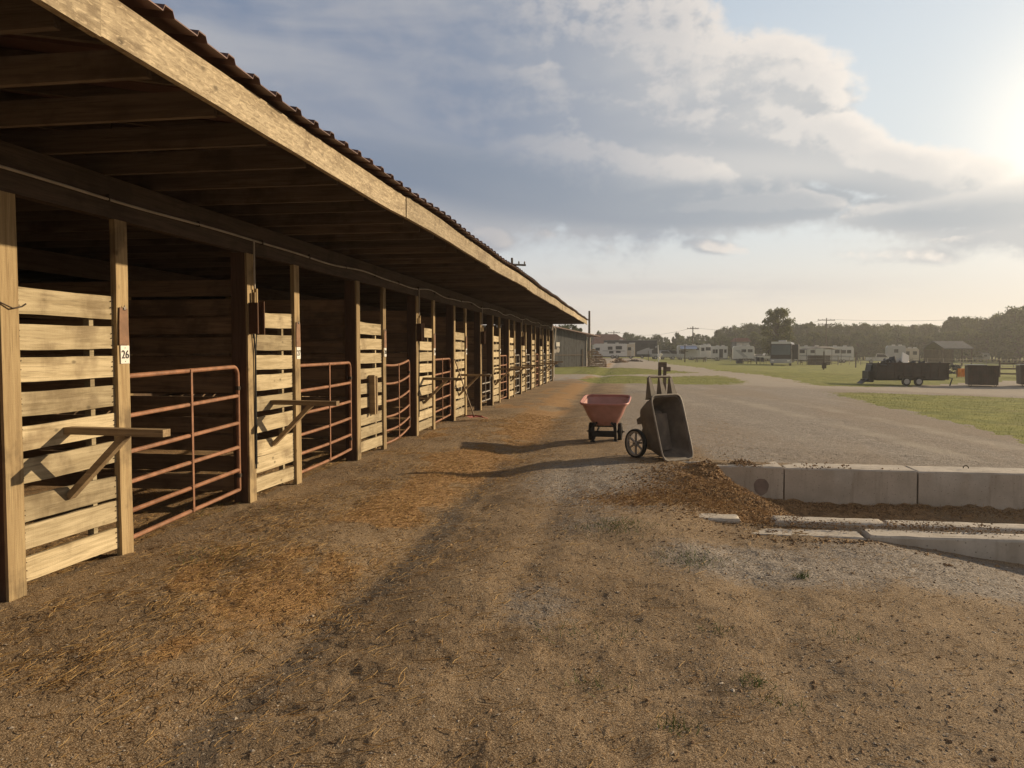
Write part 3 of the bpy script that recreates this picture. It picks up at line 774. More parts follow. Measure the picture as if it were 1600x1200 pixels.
gate(pe[2]+.085, bays[3]-.14, 'gatered', [1.41, 1.10, .82, .56, .33, .10], [1.42, 1.13, .86, .62, .38, .17], bow=.03)
gate(pe[3]+.085, bays[4]-.30, 'gatered', [1.36, 1.05, .76, .5, .27, .06], [1.42, 1.13, .86, .6, .38, .2], bow=.02, sag=.045, label='bent rusty red gate with bowed rails')
gate(pe[4]+.085, bays[5]-.14, 'gatered', [1.40, 1.08, .80, .55, .31, .09], [1.41, 1.12, .86, .6, .36, .15])
gate(pe[5]+.10, pe[5]+1.2, 'gategrey', [1.40, 1.12, .84, .58, .32, .08], [1.42, 1.12, .84, .58, .32, .08], swing=-.35, label='open grey galvanised gate')
gate(bays[6]+.10, bays[7]-.12, 'gategrey', [.92, .68, .44, .2], [.90, .68, .44, .2], label='low pale gate across the passage')
gate(bays[0]+1.2, bays[1]-.14, 'gatered', ZL, ZR)
for i in (7, 8, 9, 10, 11, 12):
    gate(pe[i]+.085, bays[i+1]-.14, 'gategrey' if i in (8, 9, 11, 12) else 'gatered', [1.42, 1.12, .84, .58, .32, .08], [1.42, 1.12, .84, .58, .32, .08])
# saddle racks
def rack(y0, z=1.06, L=.72, tilt=0):
    mb = MB(); mb.beam((FX-.03, y0, z-.03), (FX+L, y0-.015, z-.035+tilt), .085, .05, segs=4, wob=.0015); a = B(mb, 'saddle_rack', 'rack')
    mb = MB(); mb.beam((FX-.02, y0-.005, z-.50), (FX+.43, y0-.01, z-.055), .045, .06, up=(0, 1, 0)); B(mb, 'brace', 'rack', a)
for i in (1, 2, 4, 5, 7, 8, 9, 11, 12):
    rack(bays[i]+(.52 if i < 6 else .45), 1.06+random.uniform(-.02, .02), .74)
# folded rack on the third panel
mb = MB(); mb.beam((FX+.03, bays[3]+.52, .62), (FX+.03, bays[3]+.5, 1.22), .05, .09, up=(1, 0, 0)); mb.beam((FX+.028, bays[3]+.66, .62), (FX+.028, bays[3]+.65, 1.20), .05, .06, up=(1, 0, 0)); B(mb, 'folded_rack', 'rack')
# wire on first post
mb = MB(); mb.tube([(FX+.01, bays[1]-.09, 1.90), (FX+.022, bays[1], 1.865), (FX+.02, bays[1]+.075, 1.88), (FX+.03, bays[1]+.1, 1.90)], .005, 6); B(mb, 'wire_hook', 'rust')
# white down pipe at far corner
mb = MB(); mb.tube([(FX+.03, 39.45, 2.78), (FX+.12, 39.5, 2.7), (FX+.08, 39.5, 2.2), (FX+.03, 39.5, 1.9), (FX+.03, 39.5, .2)], .03, 8); B(mb, 'white_pipe', 'white')

# ------------------------------------------------------------------ rake
p = at(740, 657)
rk = empty('manure_fork', p, 0, 'red plastic manure fork leaning with its wooden handle against a stall panel', 'manure fork')
px_ = Vector((FX-p.x+.02, -.05, 1.38))
mb = MB(); mb.tube([(.02, -.03, .09), tuple(Vector((.02, -.03, .09)).lerp(px_, .5)+Vector((0, 0, -.01))), tuple(px_)], .014, 8); mb.build('handle', 'forkhandle', rk, True)
mb = MB(); mb.tube([(-.20, .05, .10), (0, 0, .12), (.20, -.05, .10)], .014, 6)
for k in range(15):
    t = -1+2*k/14; a = Vector((.20*t, -.05*t, .10+.02*(1-t*t))); mb.tube([a, a+Vector((.03, .10, -.03)), a+Vector((.08, .30, -.07))], .006, 5)
mb.tube([(.02, -.03, .09), (-.02, .0, .12)], .02, 6)
mb.build('tine_head', 'redfork', rk, True)

# ------------------------------------------------------------------ wheelbarrows
def tub(mb, sections, th=.012, n=28):
    """sections: list of (z, cx, half_len_x, half_w_y, exponent), bottom to top outside; makes an open shell"""
    rings = []
    def ring(z, cx, a, b, e, cy=0):
        out = []
        for k in range(n):
            t = 2*PI*(k+.5)/n; c, s_ = math.cos(t), math.sin(t)
            out.append((cx+a*math.copysign(abs(c)**e, c), cy+b*math.copysign(abs(s_)**e, s_), z))
        return out
    for sct in sections: rings.append(ring(*sct))
    inner = [ring(z+(th if i == 0 else 0), cx, a-th, b-th, e) for i, (z, cx, a, b, e) in enumerate(sections)]
    allr = rings+inner[::-1]
    v = [q for r_ in allr for q in r_]; f = []
    for k in range(len(allr)-1):
        for i in range(n): j = (i+1) % n; f.append((k*n+i, k*n+j, k*n+n+j, k*n+n+i))
    f.append(tuple(range(n-1, -1, -1))); m = (len(allr)-1)*n; f.append(tuple(range(m, m+n)))
    mb._add(v, f)
p = at(946, 688)
ws = .93
red = empty('wheelbarrow', p, R(-3), 'faded red tub wheelbarrow standing upright on two wheels beside the tipped cart', 'wheelbarrow'); red.scale = (ws,)*3
mb = MB()   # local x = right, y = away (handles away)
def T2(s): return s
# tub: long axis y ; build with x/y swapped through matrix
mb.T = Matrix.Rotation(PI/2, 4, 'Z')
tub(mb, [(.30, .02, .26, .20, .5), (.33, .02, .31, .235, .5), (.50, .04, .41, .33, .42), (.72, .06, .52, .42, .36), (.735, .06, .55, .45, .34), (.765, .06, .555, .455, .34), (.77, .06, .54, .44, .34)], .014, 40)
mb.v = [(a, b, c+(b-.0)*.10*max(0, (c-.3)/.47)) for a, b, c in mb.v]
rt = mb.build('tub', 'redplastic', red, True)
mb = MB(); pts = []
for k in range(41):
    t = 2*PI*(k+.5)/40; c, s_ = math.cos(t), math.sin(t); yy_ = .06+.55*math.copysign(abs(c)**.34, c); pts.append((.452*math.copysign(abs(s_)**.34, s_), yy_, .768+yy_*.10))
mb.tube(pts, .016, 8, False); mb.build('rolled_rim', 'redrim', rt, True)
for sx in (-1, 1):
    mb = MB(); mb.wheel((sx*.275, .02, .17), .17, .075, 'x', 26); w = mb.build('tyre', 'tyre', red, True)
    mb = MB(); mb.disc((sx*.275, .02, .17), .11, .045, 'x', 20); mb.disc((sx*.275, .02, .17), .03, .11, 'x', 12); mb.build('rim', 'black', w)
    mb = MB(); mb.beam((sx*.215, -.30, .0), (sx*.20, -.28, .36), .05, .045, up=(0, 1, 0)); mb.beam((sx*.215, -.30, .0), (sx*.12, .42, .30), .03, .03, up=(0, 0, 1)); mb.box(sx*.17, sx*.26, -.36, -.24, -.0, .022); mb.beam((sx*.20, -.3, .30), (sx*.13, -.3, .37), .04, .05, up=(0, 1, 0)); mb.build('leg', 'black', red)
    mb = MB(); mb.tube([(sx*.17, -.3, .335), (sx*.2, .3, .34), (sx*.26, .75, .52), (sx*.27, 1.0, .56)], .017, 8); mb.build('handle', 'black', red, True)
mb = MB(); mb.box(-.215, .215, -.325, -.285, .10, .21); mb.tube([(-.36, .02, .17), (.36, .02, .17)], .012, 8); mb.box(-.2, .2, -.1, .2, .265, .298); mb.build('undercarriage', 'black', red)

# tipped cart: local frame u up the tub, w across, n out of the opening
p0 = at(1061, 720)
th_ = R(17); wv = Vector((.74, .672, 0)).normalized(); nh = Vector((.672, -.74, 0)).normalized()
u = (Vector((0, 0, 1))*math.cos(th_)-nh*math.sin(th_)).normalized(); nn = u.cross(wv).normalized()
if nn.dot(nh) < 0: nn = -nn
cart = empty('dump_cart', p0+Vector((0, 0, .0)), 0, 'dark grey plastic dump cart tipped up on its front lip with spoked wheels', 'dump cart')
TM = Matrix(((u.x, wv.x, nn.x, 0), (u.y, wv.y, nn.y, 0), (u.z, wv.z, nn.z, 0), (0, 0, 0, 1)))  # local (a along u, b along w, c along n)
cart.matrix_world = Matrix.Translation(p0+Vector((0, 0, .01))) @ TM
CH = [cart]
L_, W_ = .98, .31
mb = MB()
# depth goes to negative c; opening at c=0, a from 0..L_
tub(mb, [(-.40, .56, .27, .20, .42), (-.38, .56, .33, .225, .42), (-.20, .53, .42, .27, .36), (-.015, L_/2, L_/2-.02, W_-.015, .26), (-.012, L_/2, L_/2, W_+.004, .25), (.008, L_/2, L_/2, W_+.004, .25)], .012, 48)
t_ = mb.build('tub', 'greyplastic', cart, True)
mb = MB(); nq = 48; pts = []
for k in range(nq+1):
    t = 2*PI*(k+.5)/nq; c, s_ = math.cos(t), math.sin(t); pts.append((L_/2+(L_/2)*math.copysign(abs(c)**.25, c), (W_)*math.copysign(abs(s_)**.25, s_), .0))
mb.tube(pts, .013, 8, False); mb.build('rolled_rim', 'rimplastic', t_, True)
mb = MB()
for b in (-.215, 0, .215):   # moulded tapering handle struts
    mb._add([(L_-.03, b-.055, -.02), (L_-.03, b+.055, -.02), (L_-.03, b+.05, -.16), (L_-.03, b-.05, -.16), (L_+.265, b-.022, -.03), (L_+.265, b+.022, -.03), (L_+.265, b+.02, -.065), (L_+.265, b-.02, -.065)],
            [(0, 1, 2, 3), (7, 6, 5, 4), (0, 4, 5, 1), (1, 5, 6, 2), (2, 6, 7, 3), (3, 7, 4, 0)])
mb.build('handle_strut', 'greyplastic', cart)
mb = MB(); mb.tube([(L_+.20, -.235, -.047), (L_+.27, -.232, -.047), (L_+.288, -.2, -.047), (L_+.288, 0, -.047), (L_+.288, .2, -.047), (L_+.27, .232, -.047), (L_+.20, .235, -.047)], .019, 10); mb.build('handle_bar', 'greyplastic', cart, True)
mb = MB()   # wheel well moulding / leg box on the underside
mb._add([(.20, -.2, -.28), (.20, .2, -.28), (.75, .2, -.25), (.75, -.2, -.25), (.30, -.16, -.52), (.30, .16, -.52), (.52, .16, -.50), (.52, -.16, -.50)], [(0, 1, 2, 3), (7, 6, 5, 4), (0, 4, 5, 1), (1, 5, 6, 2), (2, 6, 7, 3), (3, 7, 4, 0)])
mb._add([(.66, -.15, -.3), (.66, .15, -.3), (.80, .15, -.3), (.80, -.15, -.3), (.66, -.14, -.56), (.66, .14, -.56), (.74, .14, -.56), (.74, -.14, -.56)], [(0, 1, 2, 3), (7, 6, 5, 4), (0, 4, 5, 1), (1, 5, 6, 2), (2, 6, 7, 3), (3, 7, 4, 0)])
mb.build('underbody', 'greyplastic', cart)
# wheel centre: on the ground behind
ca, cc_ = None, None
rw = .215
# solve local (a,c) so that the world height = rw at c=-.47
cc_ = -.44; ca = (rw-cc_*nn.z)/u.z
for sb in (-1, 1):
    mb = MB(); cen = Vector((ca, sb*.36, cc_))
    n_ = 30; prof = [(rw*.86, .03), (rw*.97, .032), (rw, .015), (rw, -.015), (rw*.97, -.032), (rw*.86, -.03)]
    v = []; f = []
    for k in range(n_):
        t = 2*PI*k/n_
        for rr, a in prof: v.append(cen+Vector((rr*math.cos(t), a, rr*math.sin(t))))
    for k in range(n_):
        for i in range(6): j = (i+1) % 6; k2 = (k+1) % n_; f.append((k*6+i, k*6+j, k2*6+j, k2*6+i))
    mb._add(v, f); ty = mb.build('tyre', 'tyre', cart, True)
    mb = MB(); v = []; f = []
    pr = [(rw*.74, .02), (rw*.88, .024), (rw*.88, -.024), (rw*.74, -.02)]
    for k in range(n_):
        t = 2*PI*k/n_
        for rr, a in pr: v.append(cen+Vector((rr*math.cos(t), a, rr*math.sin(t))))
    for k in range(n_):
        for i in range(4): j = (i+1) % 4; k2 = (k+1) % n_; f.append((k*4+i, k*4+j, k2*4+j, k2*4+i))
    mb._add(v, f); mb.disc(cen, .035, .07, 'y', 14)
    for k in range(6):
        t = 2*PI*k/6+.3; mb.beam(cen+Vector((.02*math.cos(t), 0, .02*math.sin(t))), cen+Vector((rw*.78*math.cos(t), 0, rw*.78*math.sin(t))), .022, .026, up=(0, 1, 0))
    mb.build('spoked_rim', 'spokerim', ty, False)
mb = MB(); mb.tube([(ca, -.40, cc_), (ca, .40, cc_)], .012, 8); mb.build('axle', 'rust', cart)

# ------------------------------------------------------------------ concrete blocks of the manure pit
def block(x0, x1, y0, y1, z0, z1, label, rz=0, group='concrete blocks of the manure pit walls', hole=False):
    c = Vector(((x0+x1)/2, (y0+y1)/2, z0)); o_ = MB()
    hx, hy = (x1-x0)/2, (y1-y0)/2; H = z1-z0; ch = .018
    def rg(d, z, rr): 
        pts = []
        nx = 14; a, b = hx-d, hy-d
        for k in range(nx): pts.append((-a+2*a*k/nx, -b))
        for k in range(5): pts.append((a, -b+2*b*k/5))
        for k in range(nx): pts.append((a-2*a*k/nx, b))
        for k in range(5): pts.append((-a, b-2*b*k/5))
        return [(q[0]+random.uniform(-rr, rr), q[1]+random.uniform(-rr, rr), z+random.uniform(-rr, rr)) for q in pts]
    R_ = [rg(0, 0, 0), rg(0, H*.5, .002), rg(0, H-ch, .003), rg(ch, H, .003), rg(hy*.55, H, .003)]
    n = len(R_[0]); v = [q for r_ in R_ for q in r_]; f = []
    for k in range(len(R_)-1):
        for i in range(n): j = (i+1) % n; f.append((k*n+i, k*n+j, k*n+n+j, k*n+n+i))
    f.append(tuple(range((len(R_)-1)*n, len(R_)*n))); o_._add(v, f)
    o = o_.build('concrete_block', 'concrete', None, True); o.location = c; o.rotation_euler = (0, 0, rz)
    return tag(o, label, 'concrete block', group)
BW = 11.2
xs = [1.02, 2.16, 3.92, 5.68, 7.44, 9.2]
labs = ['leftmost concrete block of the rear pit wall with a round dark stain on its face', 'middle full concrete block of the rear pit wall between the two visible joints', 'concrete block of the rear pit wall at the right edge of the photo', 'concrete block of the rear pit wall just beyond the right edge', 'concrete block of the rear pit wall well outside the frame']
for k in range(5):
    b = block(xs[k]+.011, xs[k+1]-.011, BW, BW+.55, -.75, -.05-.006*k+random.uniform(-.004, .004), labs[k], R(random.uniform(-.4, .4)))
    if k == 2:
        mb = MB(); pts = [(-.15+.035*math.cos(t), .03, .70+.04*math.sin(t)) for t in np.linspace(0, PI, 9)]; mb.tube(pts, .007, 6); mb.build('lifting_ring', 'rust', b)
    if k == 0:
        mb = MB(); pts = []
        for q in range(22): t = 2*PI*q/22; rr = .12+.004*math.sin(3*t)+.003*math.sin(7*t); pts.append((.26+rr*math.cos(t)*.85, .42+rr*math.sin(t)))
        mb.prism(pts, -.2795, -.2775, 'y'); M['stain'] = plain('damp_stain', (.24, .19, .165), .9, 0, .2, 6); mb.build('stain', 'stain', b)
q = at(1084, 724); block(q.x-.30, q.x+.22, q.y-.0, q.y+.16, -.3, q.z+.022, 'flat concrete slab edge under the tipped cart lip', R(-2))
# near wall: front row and second row, tops almost flush with the dirt
fr = [(.98, 2.05), (2.07, 4.0), (4.02, 5.9), (5.92, 7.8)]
lf = ['low front-row block of the near pit wall, half buried at its left end', 'front-row block of the near pit wall, its face growing taller to the right', 'front-row block of the near pit wall at the right edge of the photo', 'front-row block of the near pit wall outside the frame']
for k, (a, b) in enumerate(fr): block(a, b-.01, 6.98+.02*k, 7.25+.02*k, -.6, -.02+.012*k-.008*(k == 0), lf[k], R(.5))
rr_ = [(.62, 1.05), (1.35, 2.35), (2.37, 4.2), (4.22, 6.1)]
lr = ['short slab of the near pit wall, separate at its left end beside the manure', 'second-row slab of the near pit wall partly covered by manure', 'clean pale second-row slab of the near pit wall at right', 'second-row slab of the near pit wall outside the frame']
for k, (a, b) in enumerate(rr_): block(a, b-.01, 7.36+.02*k, 7.60+.02*k, -.6, .012-.01*(k > 1)+.005*(k == 0), lr[k], R(-.5))
# manure clods: pile, pit floor, wall tops
def heaps():
    r = np.random.RandomState(12); X, Y_, Z, Sz = [], [], [], []
    def add(n, cx, cy, sx, sy, zf, s0, s1):
        x = cx+sx*r.randn(n); y = cy+sy*r.randn(n); X.append(x); Y_.append(y)
        Z.append(height(x, y, True) if zf is None else np.full(n, zf)+.05*np.exp(-((x-cx)/sx)**2-((y-cy)/sy)**2)*r.rand(n)*1.6); Sz.append(s0+(s1-s0)*r.rand(n)**2.5)
    add(9000, 1.15, 9.3, .45, .85, None, .004, .020)
    add(5000, 1.6, 9.0, .7, .8, None, .004, .017)
    add(500, 1.15, 10.55, .2, .3, None, .007, .032)
    for cx in np.arange(1.6, 7.5, .33): add(220, cx, 11.02, .3, .10, None, .004, .017)
    for cx in np.arange(1.5, 4.2, .25): add(420, cx, 7.85, .22, .12, None, .004, .014)
    add(320, 1.60, 11.42, .13, .13, -.045, .005, .02)
    add(60, 1.15, 11.4, .08, .08, -.045, .008, .025)
    for cx, n in ((2.45, 26), (2.75, 14), (3.0, 18), (3.6, 6), (2.6, 20)): add(n, cx, 11.3, .05, .07, -.05, .006, .018)
    for cx in (1.5, 1.9, 2.4, 2.7, 3.1): add(420, cx, 7.34, .22, .09, -.01, .003, .011)
    add(260, 1.45, 7.5, .2, .08, .0, .003, .010); add(160, 2.5, 7.5, .3, .08, .0, .003, .010)
    add(14, 2.5, 6.45, .025, .02, None, .008, .022)
    add(200, 1.6, 6.85, .5, .08, None, .006, .02)
    add(220, .62, 8.75, .28, .25, None, .004, .017)
    add(90, -.1, 7.2, 1.5, .8, None, .005, .014)
    return [np.concatenate(a) for a in (X, Y_, Z, Sz)]+[r]
x, y, z, sz, r = heaps()
o = stones('manure_pile', x, y, sz, r, 'clod', .75, .15, z); tag(o, 'brown manure and soiled bedding heaped in the concrete pit and over its left edge', 'manure', kind='stuff')
r = np.random.RandomState(13)
x = np.concatenate([1.0+.45*r.randn(5200), .35+.5*r.randn(3000), 1.9+.8*r.randn(2600), 4+1.6*r.randn(1500)]); y = np.concatenate([9.2+.9*r.randn(5200), 8.3+.35*r.randn(3000), 7.9+.3*r.randn(2600), 11.0+.15*r.randn(1500)]); y = np.minimum(y, 11.15)
o = strands('soiled_straw', x, y, r, .055, .0016, 'soiled', R(20), 1.2, lean=.35); tag(o, 'bright straw mixed into the manure at the pit edge', 'straw', kind='stuff')

# ------------------------------------------------------------------ distant things
YA = YAW
def root(name, px, dep, label, cat, group=None, turn=0): return empty(name, loc(px, dep), YA+R(turn), label, cat, group)
def pxm(a, b, dep): return (b-a)*dep/F
def wheels(par, xs, r=.36, y=-1.2, w=.24):
    for x_ in xs:
        mb = MB(); mb.wheel((x_, y, r), r, w, 'y', 18); t = mb.build('wheel', 'tyre', par, True)
        mb = MB(); mb.disc((x_, y, r), r*.6, w*.5, 'y', 14); mb.build('rim', 'wheelgrey', t)
def win(par, x0, x1, z0, z1, y=-1.25, m='glass', fr='rvdark'):
    mb = MB(); mb.box(x0-.04, x1+.04, y-.02, y+.02, z0-.04, z1+.04); f = mb.build('window', fr, par)
    mb = MB(); mb.box(x0, x1, y-.03, y-.015, z0, z1); mb.build('pane', m, f)
def camper(px0, px1, dep, H, label, cat='caravan', body='rvwhite', wins=(), door=None, axle=None, stripe=None, awn=None, turn=0, slant=True, group='campers and horse trailers parked beyond the field', base=.45, hitch=True, extra=None, D=2.5):
    turn = turn-math.degrees(math.atan(((px0+px1)/2-800)/F))*.75; dep = dep+D/2
    pxc = 800+((px0+px1)/2-800)*(dep-D/2)/dep
    t = root('horse_trailer' if 'horse trailer' in label else ('motorhome' if 'motorhome' in label else 'caravan'), pxc, dep, label, cat, group, turn)
    L = pxm(px0, px1, dep); hl = L/2; y0, y1 = -D/2, D/2
    prof = [(-hl, base), (hl, base), (hl, H-.35), (hl-.2, H), (-hl+.2, H), (-hl, H-.35)] if slant else [(-hl, base), (hl, base), (hl, H-.06), (hl-.06, H), (-hl+.06, H), (-hl, H-.06)]
    mb = MB(); mb.prism(prof, y0, y1, 'y', .05); b = mb.build('body', body, t)
    mb = MB(); mb.box(-hl+.1, hl-.1, y0+.06, y1-.06, base-.18, base); mb.build('chassis', 'black', t)
    mb = MB(); mb.box(-hl+.25, hl-.25, y0+.1, y1-.1, H, H+.03); 
    for q in (.3, .65): mb.box(-hl+L*q, -hl+L*q+.6, -.4, .3, H+.03, H+.24, .04)
    mb.build('roof_units', 'dirtywhite', b)
    for (a, c, z0, z1) in wins: win(t, -hl+L*a, -hl+L*c, z0, z1, y0-.005)
    if door: mb = MB(); mb.box(-hl+L*door[0], -hl+L*door[1], y0-.03, y0+.01, base+.05, H-.55); dd = mb.build('door', door[2] if len(door) > 2 else 'rvtan', t); mb = MB(); mb.box(-hl+L*door[1]-.12, -hl+L*door[1]-.06, y0-.06, y0-.03, 1.2, 1.35); mb.build('handle', 'black', dd)
    ax = axle or [.55, .66]
    wheels(t, [-hl+L*a for a in ax], .36, y0+.12)
    mb = MB()
    if stripe:
        for (pts, m) in [stripe]: mb.prism([(-hl+L*a, z) for a, z in pts], y0-.012, y0-.003, 'y'); mb.build('stripe', m, b)
    if awn:
        mb = MB(); a, c, z, m = awn; x0, x1 = -hl+L*a, -hl+L*c
        mb._add([(x0, y0, z), (x1, y0, z), (x1, y0-2.2, z-.55), (x0, y0-2.2, z-.55), (x0, y0, z-.05), (x1, y0, z-.05), (x1, y0-2.2, z-.60), (x0, y0-2.2, z-.60)], [(0, 1, 2, 3), (7, 6, 5, 4), (0, 4, 5, 1), (1, 5, 6, 2), (2, 6, 7, 3), (3, 7, 4, 0)])
        aw = mb.build('awning', m, t)
        mb = MB(); 
        for x_ in (x0+.05, x1-.05): mb.tube([(x_, y0-2.15, z-.6), (x_, y0-2.15, 0)], .03, 6)
        mb.build('awning_poles', 'wheelgrey', aw)
    if hitch: mb = MB(); mb.beam((hl, -.4, base-.1), (hl+1.1, 0, base-.1), .1, .1); mb.beam((hl, .4, base-.1), (hl+1.1, 0, base-.1), .1, .1); mb.tube([(hl+.9, 0, base-.1), (hl+.9, 0, 0)], .04, 6); mb.build('hitch', 'black', t)
    return t, L, hl, y0
camper(930, 980, 142, 2.75, 'white horse trailer with small dark windows beside the woodpile shed', 'horse trailer', wins=[(.04, .16, 1.55, 2.0), (.42, .55, 1.7, 2.2), (.66, .84, 1.75, 2.3), (.46, .58, 1.0, 1.35), (.67, .80, 1.1, 1.45)], axle=[.56, .70], slant=False, stripe=([(.25, 1.42), (.95, 1.38), (.95, 1.45), (.25, 1.48)], 'rvdark'), hitch=False)
t, L, hl, y0 = camper(980.5, 993, 142.5, 2.75, 'narrow cream rear section of a trailer joined to the white horse trailer', 'horse trailer', body='rvtan', wins=[(.15, .5, 1.6, 2.1)], axle=[.5], slant=False, door=(.55, .9, 'dirtywhite'), hitch=False)
camper(945, 1027, 152, 3.55, 'dark motorhome with sweeping silver stripes behind the white horse trailer', 'motorhome', body='rvdark', wins=[(.7, .82, 2.2, 2.9), (.86, .96, 1.9, 2.8)], axle=[.2, .72], slant=False, stripe=([(.62, 1.3), (.80, 2.0), (1.0, 2.45), (1.0, 2.2), (.9, 1.6), (.9, .8), (.62, .8)], 'rvsilver'), hitch=False)
camper(1060, 1096, 150, 2.9, 'white caravan with a blue awning beyond the picnic table', 'caravan', body='rvwhite', wins=[(.8, .9, 2.0, 2.4), (.1, .3, 1.3, 1.9)], awn=(.12, .82, 2.75, 'awnblue'), axle=[.55, .65])
camper(1096, 1113, 156, 3.1, 'tall white slide-out caravan section beside the blue awning caravan', 'caravan', body='rvwhite', wins=[(.1, .35, 1.9, 2.5), (.5, .9, 2.0, 2.6)], axle=[.5])
camper(1114, 1138, 152, 2.85, 'white horse trailer with its dark rear doorway open beyond the field', 'horse trailer', wins=[(.08, .2, 1.5, 2.2), (.25, .37, 1.5, 2.2), (.80, .93, 1.6, 2.2)], door=(.48, .72, 'rvdark'), axle=[.3, .42], slant=False)
camper(1148, 1180, 150, 2.95, 'white caravan with grey slanted stripes in front of the judging tower', 'caravan', wins=[(.4, .6, 1.8, 2.3), (.7, .9, 1.8, 2.3)], stripe=([(.1, 2.2), (.3, 2.2), (.7, .8), (.5, .8)], 'rvsilver'), axle=[.5, .62])
camper(1247, 1292, 140, 2.95, 'long white caravan directly right of the front-facing motorhome', 'caravan', wins=[(.15, .3, 1.8, 2.3), (.5, .62, 1.8, 2.3)], stripe=([(.05, 1.4), (.95, 1.4), (.95, 1.2), (.05, 1.2)], 'rvsilver'))
camper(1294, 1335, 142, 3.0, 'long white caravan with three dark windows at right of the shade canopy', 'caravan', wins=[(.35, .5, 1.8, 2.35), (.55, .72, 1.8, 2.35), (.77, .9, 1.8, 2.35)], stripe=([(.0, 1.2), (.95, 1.0), (.9, 1.3), (.0, 1.45)], 'rvsilver'))
camper(1390, 1417, 150, 3.3, 'tall grey front section of a caravan near the open shelter', 'caravan', body='rvsilver', wins=[(.4, .6, 2.0, 2.6)], axle=[.5], hitch=False)
camper(1417.5, 1438, 150, 2.8, 'low grey caravan section with windows beside the tall grey one', 'caravan', body='rvtan', wins=[(.15, .35, 1.5, 2.2), (.6, .85, 1.6, 2.2)], axle=[.5], hitch=False)
camper(1528, 1549, 165, 1.9, 'small white flatbed caravan half lost in the sun glare at far right', 'caravan', wins=[(.6, .8, 1.1, 1.5)], axle=[.4], base=.6)

def car(px, dep, label, body, truck=False, turn=0, L=4.8):
    t = root('pickup_truck' if truck else 'parked_car', px, dep, label, 'pickup' if truck else 'car', 'vehicles parked among the campers', turn)
    h = L/2
    if truck: prof = [(-h, .5), (h, .5), (h, .95), (h-.1, 1.05), (h-1.2, 1.12), (h-1.9, 1.75), (h-3.2, 1.8), (h-3.4, 1.12), (-h, 1.1)]
    else: prof = [(-h, .35), (h, .35), (h, .75), (h-1.1, .95), (h-1.9, 1.4), (-h+1.1, 1.42), (-h+.2, 1.0), (-h, .85)]
    mb = MB(); mb.prism(prof, -.9, .9, 'y', .06); mb.build('body', body, t)
    mb = MB()
    if truck: mb.prism([(h-1.35, 1.16), (h-1.95, 1.68), (h-3.15, 1.70), (h-3.25, 1.16)], -.915, .915, 'y')
    else: mb.prism([(h-1.3, .98), (h-1.95, 1.34), (-h+1.2, 1.35), (-h+.6, .98)], -.915, .915, 'y')
    mb.build('side_windows', 'glass', t)
    wheels(t, [-h+.9, h-.9], .36, -.82, .2); wheels(t, [-h+.9, h-.9], .36, .82, .2)
    for y_ in (-.65, .65): mb = MB(); mb.box(h-.03, h+.03, y_-.15, y_+.15, .65, .85); mb.build('headlight', 'dirtywhite', t)
car(1036.5, 150, 'silver pickup beside the dark motorhome', 'rvsilver', True, 0, 5.2)
car(1048, 152, 'dark pickup to the right of the silver pickup', 'rvdark', True, 0, 5.4)
car(1188, 152, 'white car nearer the striped caravan', 'rvwhite', False, 0, 4.6)
car(1200, 150, 'white pickup just left of the front-facing motorhome', 'rvwhite', True, 10, 5.2)
car(1376, 140, 'white pickup parked behind the wire fence', 'dirtywhite', True, -25, 5.0)

# front-facing motorhome
dep = 112; t = root('motorhome', 1223, dep, 'large motorhome facing the camera with a dark windscreen and pale bumper', 'motorhome', turn=-23)
w = pxm(1208, 1238, dep)/2; H = 3.35
mb = MB(); mb.prism([(-w, .45), (w, .45), (w, H-.3), (w-.25, H), (-w+.25, H), (-w, H-.3)], -4.5, 4.5, 'y', .08); b = mb.build('body', 'rvdark', t)
mb = MB(); mb.prism([(-w+.12, 1.55), (w-.12, 1.55), (w-.16, 2.95), (-w+.16, 2.95)], -4.56, -4.5, 'y'); wsn = mb.build('windscreen', 'glassblue', t)
mb = MB(); mb.box(-w-.02, w+.02, -4.72, -4.45, .35, .95, .06); mb.build('bumper', 'rvsilver', t)
mb = MB(); mb.box(-w+.15, w-.15, -4.58, -4.51, 1.0, 1.5); mb.build('grille', 'black', t)
mb = MB(); mb.box(-w+.1, w-.1, -4.53, -4.2, H-.28, H+.04); mb.build('roof_cap', 'rvwhite', b); mb = MB(); mb.box(-.5, .6, -2, -1, H+.0, H+.25, .04); mb.build('roof_unit', 'rvwhite', b)
for s_ in (-1, 1):
    mb = MB(); mb.box(s_*(w-.35)-.18, s_*(w-.35)+.18, -4.76, -4.72, .62, .82); mb.build('headlight', 'white', t)
    mb = MB(); mb.box(s_*(w+.22)-.12, s_*(w+.22)+.12, -4.7, -4.6, 1.7, 2.2); mb.tube([(s_*w, -4.5, 2.3), (s_*(w+.22), -4.65, 2.2)], .03, 6); mb.build('mirror', 'black', t)
    mb = MB(); mb.wheel((s_*(w-.2), -3.4, .45), .45, .3, 'x', 18); mb.build('wheel', 'tyre', t, True)
mb = MB(); mb.box(w+.0, w+.8, -2.4, 1.8, .9, 3.0, .05); mb.build('slide_out', 'rvdark', t)

